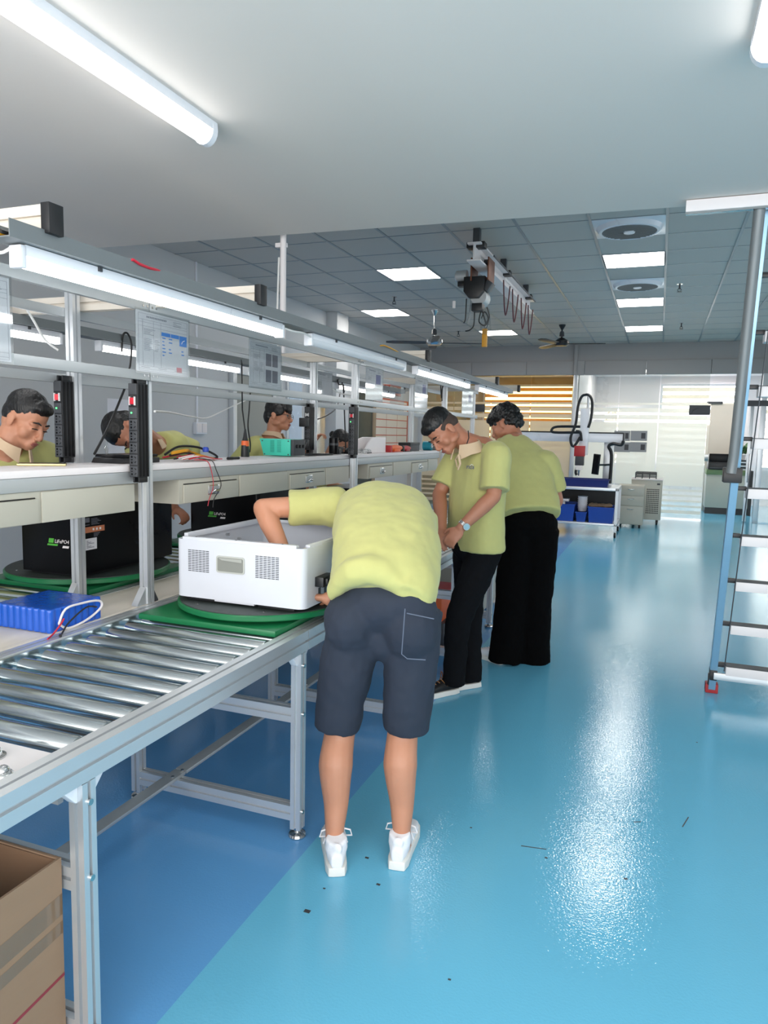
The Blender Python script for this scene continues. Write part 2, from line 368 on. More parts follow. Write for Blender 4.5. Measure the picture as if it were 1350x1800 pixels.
# slab tubes
def batten(lb, x, y0, y1, z, wd=.085, drop=.075, group=None, down=True):
    t = thing('batten_light', lb, 'tube light', (x,(y0+y1)/2,z-drop), group)
    q = [(x-wd/2,z),(x-wd/2,z-.03),(x+wd/2,z-.03),(x+wd/2,z)]
    obj('housing', MB().prism(q,'y',y0,y1), M['white'], t)
    pts = [(x-wd/2+.004,z-.03)]+[(x-(wd/2-.004)*math.cos(a*math.pi/10), z-.03-(drop-.03)*math.sin(a*math.pi/10)) for a in range(1,10)]+[(x+wd/2-.004,z-.03)]
    obj('diffuser', MB().prism(pts,'y',y0+.025,y1-.025), M['tube'], t)
    pe = [(x-wd/2,z)]+[(x-(wd/2+.002)*math.cos(a*math.pi/10), z-.028-(drop-.024)*math.sin(a*math.pi/10)) for a in range(0,11)]+[(x+wd/2,z)]
    for ya,yb in ((y0-.004,y0+.025),(y1-.025,y1+.004)): obj('end_cap', MB().prism(pe,'y',ya,yb), M['white'], t)
    return t
batten('long lit tube light on the white slab, upper left', -1.63, 1.1, 2.36, ZS)
batten('lit tube light on the white slab, upper right corner', .215, 1.0, 2.36, ZS)
# back wall: painted bulkhead, metal fascia in pieces, glass partition below
bulk = struct('wall_back', MB().box(XL,XR,YB,YB+.14,2.96,ZC+.14), M['bwall'], smooth=False)
for i in range(9):
    x0 = -4.8+i*1.12; obj('fascia_panel', MB().box(x0+.003,x0+1.117,YB-.03,YB+.12,2.70,2.958), M['bwall'], bulk, bevel=.003)
gx = [-4.8,-4.04,-3.26,-2.46,-1.60,-.78,-.05,.80]
part = thing('window_1', 'glass partition with white frosted bands across the back wall', None, (-2,YB,0)); part['kind']='structure'; 
for i in range(len(gx)-1):
    x0,x1 = gx[i]+.006,gx[i+1]-.006
    pane = obj('pane', MB().box(x0,x1,YB+.03,YB+.042,.02,2.70), M['glass'], part, smooth=False)
    bands = [(.62,1.80),(1.86,1.94),(2.0,2.07),(2.13,2.17),(.52,.56),(.42,.46),(.32,.36),(.22,.26),(.10,.16)]
    for a,b in bands: obj('frosted_band', MB().box(x0+.002,x1-.002,YB+.024,YB+.029,a,b), M['film'], pane, smooth=False)
x0,x1 = 2.0,4.9
obj('pane', MB().box(1.75,4.9,YB+.03,YB+.042,.02,2.70), M['glass'], part, smooth=False)
mb = MB().box(-4.8,.80,YB,YB+.06,0,.02); obj('floor_rail', mb, M['steel'], part, smooth=False)
obj('post', MB().box(-1.64,-1.56,YB-.01,YB+.09,0,2.70), M['alu'], part, bevel=.004)
obj('post', MB().box(1.66,1.75,YB-.01,YB+.09,0,2.70), M['alu'], part, bevel=.004)
obj('post', MB().box(-4.8,-4.70,YB-.01,YB+.09,0,2.70), M['alu'], part, bevel=.004)
# conduit running up the bulkhead beside the black fan
p = at(1013,625,Y=YB); struct('trim_1', MB().box(p.x-.03,p.x+.03,YB-.06,YB-.031,2.70,ZC-.005), M['bwall'], bevel=.004)
# rooms beyond the glass
YE = 18.6
struct('wall_beyond', MB().box(XL,XR,YE,YE+.15,0,3.1), M['lam'], smooth=False)
struct('wall_beyond_left', MB().box(XL-.15,XL,YB,YE,0,3.1), M['bwall'], smooth=False)
M['warmwall'] = pm('warm_yellow_wall', (214,182,118), .7, var=.03)
struct('wall_divider', MB().box(-1.66,-1.54,YB+.12,YE,0,3.0), M['lam'], smooth=False)
struct('ceiling_beyond', MB().box(XL,XR,YB+.15,YE,2.98,3.1), M['lam'], smooth=False)
struct('wall_warm_room', MB().box(XL,-1.66,YE-.04,YE,0,2.98), M['warmwall'], smooth=False)
M['win_d'] = em('daylight_behind_blinds', (250,252,255), E_WIN); M['win_w'] = em('warm_daylight_behind_blinds', (255,226,150), E_WIN*.75)
M['blind'] = glassy('white_blind_slat', (255,255,255), .02, .4, milk=1, milkcol=(232,226,214), trans=.45); M['blind_w'] = glassy('yellow_blind_slat', (255,255,255), .02, .4, milk=1, milkcol=(226,186,104), trans=.45)
def blind_window(nm, x0,x1,z0,z1,glow,slat,n):
    t = thing(nm, 'bright window with pale blinds in the far room', None, ((x0+x1)/2,YE-.06,z0)); t['kind']='structure'
    obj('pane', MB().box(x0,x1,YE-.05,YE-.042,z0,z1), glow, t, smooth=False)
    mb = MB(); 
    for a,b,c,d in [(x0-.05,x1+.05,z1,z1+.05),(x0-.05,x1+.05,z0-.05,z0),(x0-.05,x0,z0,z1),(x1,x1+.05,z0,z1)]: mb.box(a,b,YE-.09,YE-.041,c,d)
    obj('frame', mb, M['white'], t, smooth=False)
    for i in range(n):
        z = z0+(i+.5)*(z1-z0)/n; obj('blind_slat', MB().obox(((x0+x1)/2,YE-.12,z),(x1-x0,.012,(z1-z0)/n*.52)), slat, t, smooth=False)
blind_window('window_2', .0,1.7,.9,2.75, M['win_d'], M['blind'], 11)
blind_window('window_3', 2.2,4.3,.9,2.75, M['win_d'], M['blind'], 11)
blind_window('window_4', -4.3,-2.1,.9,2.75, M['win_w'], M['blind_w'], 12)
blind_window('window_5', -1.3,-.5,.9,2.2, M['win_d'], M['blind'], 8)

for (x0,x1,y0,y1),lb in {(.1,1.3,15.2,15.8):'bright ceiling light panel in the white room behind the glass',(-1.2,0,16.6,17.2):'added unseen light panel deeper in the white room',(-3.6,-2.4,15.6,16.2):'added light panel brightening the warm room behind the glass',(2.2,3.4,15.6,16.2):'added unseen light panel in the right room beyond the doorway'}.items():  # the panels after the first are added to brighten the frosted glass
    t=thing('ceiling_light',lb,'ceiling light',((x0+x1)/2,(y0+y1)/2,2.96),'light panels in the far rooms'); obj('frame', MB().box(x0-.02,x1+.02,y0-.02,y1+.02,2.965,2.98), M['white'], t, smooth=False); obj('diffuser', MB().box(x0,x1,y0,y1,2.957,2.965), em('far_panel',(255,252,246),13) if x1>-2 else em('added_warm_panel',(255,214,130),7), t, smooth=False)
# ------------------------------------------------------------------ roller conveyors
XM = -2.04
def conveyor(lb, front, y0, y1, legs, rolls, plate=None):
    f = (lambda x: x) if front else (lambda x: 2*XM-x)
    def bx(mb,xa,xb,*r): mb.box(min(f(xa),f(xb)),max(f(xa),f(xb)),*r); return mb
    xc = f(-1.52); t = thing('roller_conveyor', lb, 'conveyor', (xc,(y0+y1)/2,0), 'roller conveyors')
    obj('side_rail', MB().prof((f(-1.17),y0,.735),(f(-1.17),y1,.735),.06,.072), M['alu'], t, smooth=False)
    obj('side_rail', MB().prof((f(-1.877),y0,.745),(f(-1.877),y1,.745),.05,.05), M['alu'], t, smooth=False)
    obj('side_plate', bx(MB(),-1.204,-1.2015,y0,y1,.665,.766), M['roller'], t, smooth=False)
    obj('side_plate', bx(MB(),-1.851,-1.838,y0,y1,.665,.766), M['roller'], t, smooth=False)
    me = None
    for y in rolls:
        c = Vector((f(-1.515),y,.738))
        if me is None:
            mb = MB(); R=.0262; a,b = -.293,.293
            pr = [(.008,a-.03),(.008,a-.004),(R-.006,a-.003),(R-.001,a),(R,a+.006),(R,b-.006),(R-.001,b),(R-.006,b+.003),(.008,b+.004),(.008,b+.02)]
            mb.lathe([(r,z) for r,z in pr], c, 20, Ry(math.pi/2))
            o = obj('roller', mb, M['roller'], t); me = None if False else o.data
            # recentre so copies can share it
            me.transform(Matrix.Translation(WORLD[t.name]-c)); o.location = c-WORLD[t.name]; WORLD[o.name] = c
        else: share('roller', me, t, c)
    for y in legs:
        for x in (-1.16,-1.875):
            top = .697 if x>-1.5 else .718
            lg = obj('leg', MB().prof((f(x),y,.035),(f(x),y,top)), M['alu'], t, smooth=False)
            obj('foot', MB().lathe([(.001,.0),(.03,.0),(.033,.008),(.03,.016),(.012,.02),(.012,.036),(.001,.036)],(f(x),y,0),20), M['steel'], lg)
            for zb_ in (.65,.47,.1): obj('bolt', MB().cyl((f(x)+(.02 if front else -.02),y,zb_),(f(x)+(.025 if front else -.025),y,zb_),.0075,10), M['steel'], lg)
        for z in (.467,.095): obj('crossbar', MB().prof((f(-1.855),y,z),(f(-1.18),y,z),.04,.055), M['alu'], t, smooth=False)
        for s in (-1,1):
            yy = y+s*.02; obj('gusset', MB().prism([(yy,.697),(yy+s*.038,.697),(yy+s*.038,.69),(yy+s*.006,.655),(yy,.655)],'x',f(-1.16)-.019,f(-1.16)+.007), M['white'], t, bevel=.002)
    obj('stretcher', MB().box(f(-1.70)-.026,f(-1.70)+.026,y0+.002,y1,.1228,.136), M['alu_d'], t, bevel=.002)
    for y in legs:
        for dy_ in (-.03,.03): obj('bolt', MB().cyl((f(-1.70)+.012,y+dy_,.136),(f(-1.70)+.012,y+dy_,.141),.007,8), M['steel'], t)
    if plate:
        p_ = obj('plate', MB().box(-1.835,-1.206,plate[0],plate[1],.722,.738), M['lam'], t, bevel=.002)
        for bx_,by_ in ((-1.36,1.13),(-1.66,1.13),(-1.245,1.06),(-1.5,.93),(-1.3,.86),(-1.7,.86)):
            mb = MB().lathe([(.001,0),(.03,0),(.03,.004),(.022,.006),(.021,.016),(.016,.021),(.001,.024)],(bx_,by_,.738),18); mb.ell((bx_,by_,.758),.0145,12,8)
            obj('ball_unit', mb, M['steel'], p_)
        obj('crossbar', MB().prof((-1.837,1.185,.66),(-1.206,1.185,.66),.04,.04), M['alu'], t, smooth=False)
    return t
rl = [1.245+.095*k for k in range(11)]
conveyor('near roller conveyor section with exposed steel rollers, bottom left', True, .0, 2.258, [.14,1.19,2.225], rl, plate=(.05,1.2))
conveyor('far roller conveyor section carrying the green turntable, behind the bending worker', True, 2.262, 6.55, [3.30,4.35,5.40,6.45], [2.30+.095*k for k in range(44)])
conveyor('roller conveyor on the far side of the workbench, beneath the black battery cases', False, 1.0, 6.55, [1.19,2.245,3.30,4.35,5.40], [1.25+.095*k for k in range(56)])
tag(obj('centre_board', MB().box(-2.178,-1.903,.0,6.55,.742,.768).box(-1.93,-1.903,.0,6.55,.768,.771), M['cream'], bevel=.0015), 'long cream board between the two roller conveyors', 'board')
# ------------------------------------------------------------------ rack over the bench
rk = thing('workbench_rack', 'aluminium workbench rack of posts, rails and overhead arms', 'rack', (-2.085,4,.768))
PF = [.24,2.345,4.455,6.6,7.7]; PR_ = [.24,2.32,4.5,6.6,7.7]
for y in PF:
    b = .772 if y<6.56 else 0
    po = obj('post', MB().prof((-1.92,y,b),(-1.92,y,1.985)), M['alu'], rk, smooth=False)
    if b: obj('corner_bracket', MB().prism([(y-.02,.772),(y-.075,.772),(y-.075,.778),(y-.026,.84),(y-.02,.84)],'x',-1.935,-1.905).cyl((-1.92,y-.05,.776),(-1.92,y-.04,.792),.008,8), M['alu'], po)
    if b: obj('corner_bracket', MB().prism([(y+.02,.772),(y+.05,.772),(y+.05,.778),(y+.026,.82),(y+.02,.82)],'x',-1.935,-1.905), M['dgrey'], po)
for y in PR_:
    b = .772 if y<6.56 else 0
    po = obj('post', MB().prof((-2.25,y,b),(-2.25,y,2.03)), M['alu'], rk, smooth=False)
    if b: obj('corner_bracket', MB().prism([(y-.02,.772),(y-.06,.772),(y-.06,.778),(y-.026,.83),(y-.02,.83)],'x',-2.265,-2.235), M['alu'], po)
seg = [(.2,2.33),(2.335,4.44),(4.445,6.58),(6.585,7.75)]
for a,b in seg:
    for z0,z1 in ((1.666,1.702),(1.93,1.966)):
        r_ = obj('rail', MB().box(-1.899,-1.879,a,b,z0,z1), M['alu_d'], rk, bevel=.002)
        for y in (a+.012,a+.035,b-.012,b-.035): obj('bolt', MB().cyl((-1.879,y,(z0+z1)/2),(-1.876,y,(z0+z1)/2),.005,8), M['steel'], r_)
        obj('rail', MB().box(-2.292,-2.271,a,b,z0-.01,z1-.01), M['alu_d'], rk, bevel=.002)
for y in (1.36,2.345,4.42,6.52,7.6):
    yy = y+.0
    obj('arm', MB().prof((-2.68,yy+.045,1.985),(-1.432,yy+.045,1.985),.038,.06), M['cream'], rk, smooth=False)
    obj('end_cap', MB().box(-1.432,-1.405,yy+.022,yy+.068,1.945,2.018), M['black'], rk, bevel=.002)
    obj('end_cap', MB().box(-2.70,-2.68,yy+.022,yy+.068,1.953,2.017), M['black'], rk, bevel=.002)
for xa,xb,ya,yb in ((-1.50,-1.42,1.28,7.35),(-2.66,-2.58,.6,7.35)):
    mb = MB().box(xa,xb,ya,yb,1.912,1.915).box(xa,xa+.003,ya,yb,1.915,1.953).box(xb-.003,xb,ya,yb,1.915,1.953)
    obj('cable_tray', mb, M['tray'], rk, smooth=False)
mb = MB()
for k in range(5): mb.tube([(-1.485+.012*k,1.27,1.922+.004*(k%2)),(-1.485+.012*k,2.4,1.92),(-1.48+.01*k,4,1.92)],.005,6)
obj('tray_wire', mb, [M['cable_b']], rk)
obj('tray_wire', MB().tube([(-1.45,1.262,1.922),(-1.45,1.5,1.921)],.006,6), M['yellow'], rk)
tag(obj('red_wire', MB().tube([at(228,458,X=-1.425),at(234,459,X=-1.418)+Vector((0,0,.004)),at(245,464,X=-1.417),at(262,471,X=-1.418),at(281,476,X=-1.424)],.004,8), M['wred']), 'loose red wire poking over the overhead cable tray', 'wire')
tag(obj('yellow_wire', MB().tube([at(665,608,X=-1.425),at(675,607,X=-1.415),at(685,611,X=-1.415),at(700,619,X=-1.424)],.004,8), M['yellow']), 'thin yellow wire lying on the overhead cable tray', 'wire')
# tube lights under the trays
def led(lb, x, y0, y1, z, lit=True, grp='tube lights under the cable trays'):
    t = thing('tube_light', lb, 'tube light', (x,(y0+y1)/2,z-.056), grp); w2=.019
    obj('housing', MB().box(x-w2,x+w2,y0+.016,y1-.016,z-.026,z), M['white'], t, bevel=.002)
    pts = [(x-w2+.002,z-.026)]+[(x-(w2-.002)*math.cos(a*math.pi/8), z-.026-.028*math.sin(a*math.pi/8)) for a in range(1,8)]+[(x+w2-.002,z-.026)]
    obj('diffuser', MB().prism(pts,'y',y0+.016,y1-.016), M['tube'] if lit else M['white'], t)
    for a,b in ((y0,y0+.018),(y1-.018,y1)): obj('end_cap', MB().box(x-w2-.001,x+w2+.001,a,b,z-.056,z-.002), M['white'], t, bevel=.005)
    mb = MB()
    for y in (y0+.2*(y1-y0),y0+.85*(y1-y0)): mb.box(x+w2-.001,x+w2+.006,y-.006,y+.006,z-.012,z+.002)
    obj('clip', mb, M['dgrey'], t, smooth=False)
led('long lit tube light under the cable tray, nearest the camera', -1.462, 1.33, 2.62, 1.911)
led('unlit tube light under the cable tray, second from the camera', -1.462, 2.86, 4.12, 1.911, False)
led('lit tube light under the cable tray, beside the hanging document sleeves', -1.462, 4.33, 5.68, 1.911)
led('farthest lit tube light at the end of the front cable tray', -1.462, 5.98, 7.2, 1.911)
led('lit far-side tube light at the left picture edge', -2.62, 1.35, 2.62, 1.911)
led('lit far-side tube light behind the large blue-headed document', -2.62, 2.86, 4.14, 1.911)
led('lit far-side tube light behind the second document', -2.62, 4.36, 5.50, 1.911)
led('lit far-side tube light near the notice board', -2.62, 5.68, 7.1, 1.911)
# ------------------------------------------------------------------ raised shelf and drawer units
sh = thing('raised_shelf', 'long white raised worktop shelf with grey metal edge', 'shelf', (-2.085,4,1.262))
obj('top', MB().box(-2.226,-1.944,.2,6.56,1.309,1.333), M['lam'], sh, bevel=.002)
obj('edge_beam', MB().box(-1.965,-1.944,.2,6.56,1.262,1.308), M['alu_d'], sh, bevel=.002)
obj('edge_beam', MB().box(-2.226,-2.206,.2,6.56,1.262,1.308), M['alu_d'], sh, bevel=.002)
def handle(mb, y, z, X=-1.944):
    return mb
def drawer_unit(lb, yd0, yd1, yp1, side=False, grp='grey steel drawer units under the raised shelf'):
    X = -1.95
    t = thing('drawer_unit', lb, 'drawer unit', (-2.08,(yd0+yp1)/2,1.15), grp)
    obj('carcass', MB().box(-2.2,X,yd0,yp1,1.152,1.261), M['steelgrey'], t, bevel=.002)
    d = obj('drawer_front', MB().box(X+.001,X+.009,yd0+.025,yd1-.012,1.155,1.236), M['steelgrey'], t, bevel=.003)
    obj('front_panel', MB().box(X+.001,X+.008,yd1+.004,yp1-.004,1.153,1.258), M['steelgrey'], t, bevel=.002)
    obj('drawer_gap', MB().box(X+.0005,X+.003,yd0+.03,yd1-.02,1.2365,1.241), M['black'], t, smooth=False)
    y = (yd0+yd1)/2+.01; w2=.045
    h = obj('handle', MB().box(X+.009,X+.0115,y-w2,y+w2,1.181,1.225), M['steel'], d, bevel=.001)
    mb = MB().box(X+.0115,X+.0125,y-w2+.006,y+w2-.006,1.186,1.220)
    obj('recess', mb, M['alu_d'], h, smooth=False)
    obj('grip', MB().tube([(X+.0125,y-.012,1.19),(X+.024,y-.004,1.20),(X+.024,y+.022,1.2),(X+.0125,y+.03,1.19)],.006,8), M['steel'], h)
drawer_unit('drawer unit at the left picture edge', 1.28, 1.842, 2.31)
drawer_unit('drawer unit just right of the nearest post, above the white case', 2.60, 3.075, 3.57)
drawer_unit('drawer unit directly above the bending worker\'s arm', 3.575, 4.07, 4.43)
drawer_unit('drawer unit under the shelf beside the white bracket', 4.78, 5.29, 5.72)
drawer_unit('last drawer unit of the shelf, next to the watch-wearing man', 5.725, 6.2, 6.5)
# ------------------------------------------------------------------ power strips on the posts
def strip(lb, x, yb, z0, z1, n, lit=(200,30,50), flip=0, plugs=()):
    t = thing('power_strip', lb, 'power strip', (x,yb-.03,z0), 'power strips on the posts'); w2=.0225
    obj('housing', MB().box(x-w2,x+w2,yb-.062,yb,z0,z1), M['black'], t, bevel=.003)
    mb = MB()
    for k in range(3): mb.box(x+w2-.0005,x+w2+.0015,yb-.055+.02*k,yb-.046+.02*k,z0+.004,z1-.004)
    obj('rib', mb, M['black_g'], t, smooth=False)
    for za,zb in ((z0-.022,z0),(z1,z1+.022)):
        mb = MB().box(x-.016,x-.008,yb-.05,yb-.002,za,zb).box(x+.008,x+.016,yb-.05,yb-.002,za,zb).box(x-.016,x+.016,yb-.008,yb-.002,za,zb)
        obj('bracket', mb, M['black'], t, bevel=.002)
    hh = (z1-z0)/n
    for k in range(n):
        a,b = z1-(k+1)*hh+.002, z1-k*hh-.002; yf = yb-.0625
        if k==0: obj('blank_module', MB().box(x-.019,x+.019,yf-.002,yf,a,b), M['dgrey'], t, bevel=.001); continue
        if k==1:
            s_ = obj('switch_module', MB().box(x-.019,x+.019,yf-.002,yf,a,b), M['black'], t, bevel=.001)
            c = pm('red_switch', lit, .3); obj('switch', MB().box(x-.009,x+.011,yf-.008,yf-.002,a+.008,b-.008), c, s_, bevel=.002)
            for xg in (x-.012,x+.012): obj('guard', MB().box(xg,xg+.002,yf-.01,yf-.002,a+.004,b-.004), M['lam'], s_, smooth=False)
            continue
        s_ = obj('socket_module', MB().box(x-.019,x+.019,yf-.002,yf,a,b), M['dgrey'], t, bevel=.001)
        zc_ = (a+b)/2; mb = MB()
        if k==2:
            obj('indicator', MB().cyl((x-.006,yf-.002,zc_),(x-.006,yf-.004,zc_),.0035,10), M['led_g'], s_); continue
        for dz in (-.011,.011): mb.cyl((x-.008,yf-.0021,zc_+dz),(x-.008,yf-.0024,zc_+dz),.0045,8)
        mb.box(x-.012,x-.004,yf-.0024,yf-.0021,zc_-.002,zc_+.002)
        for s2 in (-1,1): mb.obox((x+.009,yf-.0022,zc_+s2*.009),(.009,.0004,.003),Ry(s2*.6))
        obj('socket_hole', mb, M['black_g'], s_, smooth=False)
    return t
M['led_g'] = em('green_indicator', (90,255,130), 3)
strip('black power strip with green indicator on the nearest front post', -1.905, 2.323, 1.29, 1.652, 8)
strip('black power strip with lit red switch on the rear post beside the leftmost worker', -2.255, 2.299, 1.357, 1.662, 7, (235,70,80))
strip('black power strip on the front post behind the bending worker', -1.905, 4.433, 1.335, 1.652, 8)
strip('black power strip with plugged adapters on the rear post beside the worker with glasses', -2.255, 4.479, 1.357, 1.652, 8, (190,190,190))
strip('black power strip on the post beside the notice board', -1.96, 6.578, 1.357, 1.652, 7)
# ------------------------------------------------------------------ people
TEX = {}
def clouds(sc):
    if sc not in TEX:
        t = bpy.data.textures.new('folds_%g'%sc,'CLOUDS'); t.noise_scale = sc; t.noise_depth = 2; TEX[sc] = t
    return TEX[sc]
def fuse(name, mb, mat, parent, vox=.008, smooth=6, disp=None, label=None):
    """join overlapping shapes into one continuous skin"""
    org = WORLD[parent.name]; tmp = bpy.data.objects.new('tmp', mesh_of('tmp', mb, org, False)); C.objects.link(tmp)
    md = tmp.modifiers.new('r','REMESH'); md.mode = 'VOXEL'; md.voxel_size = vox
    ms = tmp.modifiers.new('s','SMOOTH'); ms.factor = .5; ms.iterations = smooth
    if disp:
        d = tmp.modifiers.new('d','DISPLACE'); d.texture = clouds(disp[1]); d.strength = disp[0]; d.mid_level = .5; d.texture_coords = 'LOCAL'
    dg = bpy.context.evaluated_depsgraph_get(); me = bpy.data.meshes.new_from_object(tmp.evaluated_get(dg)); me.name = name
    bpy.data.objects.remove(tmp)
    for p in me.polygons: p.use_smooth = True
    me.materials.clear(); me.materials.append(mat)
    o = bpy.data.objects.new(name, me); C.objects.link(o); o.parent = parent; WORLD[o.name] = org
    if label: o['label'] = label
    return o
def crv(pts, rs, k=5):
    """Catmull-Rom resample of points with radii"""
    P_ = [Vector(p) for p in pts]; n = len(P_); op=[]; orr=[]
    for i in range(n-1):
        a,b,c,d = P_[max(i-1,0)],P_[i],P_[i+1],P_[min(i+2,n-1)]
        for j in range(k):
            t=j/k; op.append(.5*((2*b)+(c-a)*t+(2*a-5*b+4*c-d)*t*t+(3*b-a-3*c+d)*t**3)); orr.append(rs[i]*(1-t)+rs[i+1]*t)
    return op+[P_[-1]], orr+[rs[-1]]
def limb(mb, pts, rs, n=14, k=5, ends=True):
    p,r = crv(pts,rs,k); mb.tube(p,r,n)
    if ends: mb.ell(p[0],rs[0]*.98,12,8); mb.ell(p[-1],rs[-1]*.98,12,8)
    return mb
def loft(mb, rings, n=28, ex=2.5, k=4):
    """rings: (centre, side vector, half width, half depth)"""
    cs,_ = crv([r[0] for r in rings],[0]*len(rings),k); m = len(cs); vs=[]; fs=[]
    def lerp(i,a):
        q=min(i/k,len(rings)-1); j=min(int(q),len(rings)-2); t=q-j; t = t*t*(3-2*t); return rings[j][a]*(1-t)+rings[j+1][a]*t
    for i in range(m):
        t=(cs[min(i+1,m-1)]-cs[max(i-1,0)]).normalized(); wv=Vector(lerp(i,1)); wv=(wv-t*wv.dot(t)).normalized(); dv=wv.cross(t).normalized(); hw=lerp(i,2); hd=lerp(i,3)
        for j in range(n):
            q=2*math.pi*j/n; c,s_=math.cos(q),math.sin(q)
            vs.append(cs[i]+wv*hw*math.copysign(abs(c)**(2/ex),c)+dv*hd*math.copysign(abs(s_)**(2/ex),s_))
    for i in range(m-1):
        for j in range(n): fs.append((i*n+j,i*n+(j+1)%n,(i+1)*n+(j+1)%n,(i+1)*n+j))
    fs += [tuple(range(n-1,-1,-1)),tuple((m-1)*n+j for j in range(n))]
    return mb.add(vs,fs)
def hand(mb, w, d, nrm, curl=.5, s=1.0, thumb=1):
    """palm, four unequal fingers and a thumb; d along the hand, nrm out of the palm"""
    w=Vector(w); d=Vector(d).normalized(); nrm=Vector(nrm); nrm=(nrm-d*nrm.dot(d)).normalized(); sd=d.cross(nrm)
    B=Matrix((sd,d,nrm)).transposed(); mb.ell(w+d*.045*s,(.041*s,.055*s,.017*s),14,8,B); mb.ell(w+d*.07*s,(.040*s,.03*s,.014*s),14,8,B)
    for i,(off,L) in enumerate(((-.030,.066),(-.010,.076),(.010,.071),(.029,.056))):
        p=w+d*.088*s+sd*off*s; a=0; pts=[p-d*.02*s,p]
        for f,tt in ((.45,.55),(.3,.8),(.25,.6)):
            a+=curl*tt*1.5; p=p+(d*math.cos(a)+nrm*math.sin(a))*L*f*s*1.1; pts.append(p)
        limb(mb,pts,[.0085*s,.0088*s,.0082*s,.0075*s,.006*s],8,2)
    p=w+d*.03*s-sd*.03*s*thumb; q=p+(d*.6-sd*.7*thumb+nrm*.35).normalized()*.035*s; r=q+(d*.85-sd*.2*thumb+nrm*.5).normalized()*.03*s
    limb(mb,[p,q,r],[.013*s,.0105*s,.008*s],8,3)
def frame(F,U):
    F=Vector(F).normalized(); U=Vector(U); U=(U-F*U.dot(F)).normalized(); return Matrix((F.cross(U),F,U)).transposed()
def camdir(r,u,t): return cx*r+cy*u+cz*t
def head_shapes(mb, c, B, s=1.0):
    g=lambda p: Vector(c)+B@(Vector(p)*s)
    def e(p,r): mb.ell(g(p),tuple(x*s for x in r),18,12,B)
    e((0,-.012,.035),(.074,.094,.084)); e((0,.030,-.028),(.060,.058,.082)); e((0,.040,-.075),(.046,.046,.034)); e((0,.070,-.096),(.023,.02,.017))
    e((0,-.03,-.03),(.064,.07,.06))
    for x in (-1,1):
        e((x*.038,.052,-.036),(.028,.028,.03)); e((x*.031,.072,.012),(.026,.016,.010)); e((x*.077,-.006,-.016),(.008,.020,.031)); e((x*.080,-.014,-.004),(.006,.014,.018))
        e((x*.011,.101,-.042),(.010,.010,.008)); e((x*.030,.078,-.008),(.016,.010,.010)); e((x*.05,.01,-.065),(.02,.035,.02))
    mb.tube([g((0,.083,.012)),g((0,.098,-.012)),g((0,.111,-.036))],[.008*s,.009*s,.0115*s],10); e((0,.106,-.040),(.011,.011,.010))
    e((0,.089,-.063),(.022,.011,.006)); e((0,.086,-.074),(.019,.011,.007)); e((0,.075,-.083),(.03,.02,.02))
    return g
def face_parts(par, c, B, s=1.0, lips=True, brow=True, lid=None):
    g=lambda p: Vector(c)+B@(Vector(p)*s)
    for x in (-1,1):
        if brow: obj('eyebrow', MB().tube([g((x*.014,.0905,.020)),g((x*.032,.0895,.026)),g((x*.050,.078,.020))],[.003*s,.0042*s,.002*s],8), M['hair'], par)
        ey = obj('eye', MB().ell(g((x*.031,.0835,-.004)),(.0125*s,.0065*s,.0055*s),12,8,B), lid or M['eyew'], par)
        obj('lid_line', MB().tube([g((x*.018,.0895,-.004)),g((x*.031,.0925,-.0015)),g((x*.046,.084,-.005))],.0022*s,8), M['hair'], ey)
    if lips: obj('lips', MB().ell(g((0,.098,-.065)),(.021*s,.005*s,.0045*s),12,8,B).ell(g((0,.0945,-.0735)),(.018*s,.006*s,.005*s),12,8,B), M['lip'], par)
def hair_cap(par, c, B, s=1.0, extra=(), vox=.0045, disp=(.006,.02), name='hair', mat=None, base=True, shift=(0,0,0)):
    g=lambda p: Vector(c)+B@(Vector(p)*s); mb=MB()
    if base:
        mb.ell(g((0+shift[0],-.020+shift[1],.050+shift[2])),(.0795*s,.096*s,.080*s),20,12,B); mb.ell(g((0,-.046,.006)),(.0715*s,.068*s,.062*s),18,12,B)
    for p,r in extra: mb.ell(g(p),tuple(q*s for q in r),14,10,B)
    return fuse(name, mb, mat or M['hair'], par, vox, 9, disp)
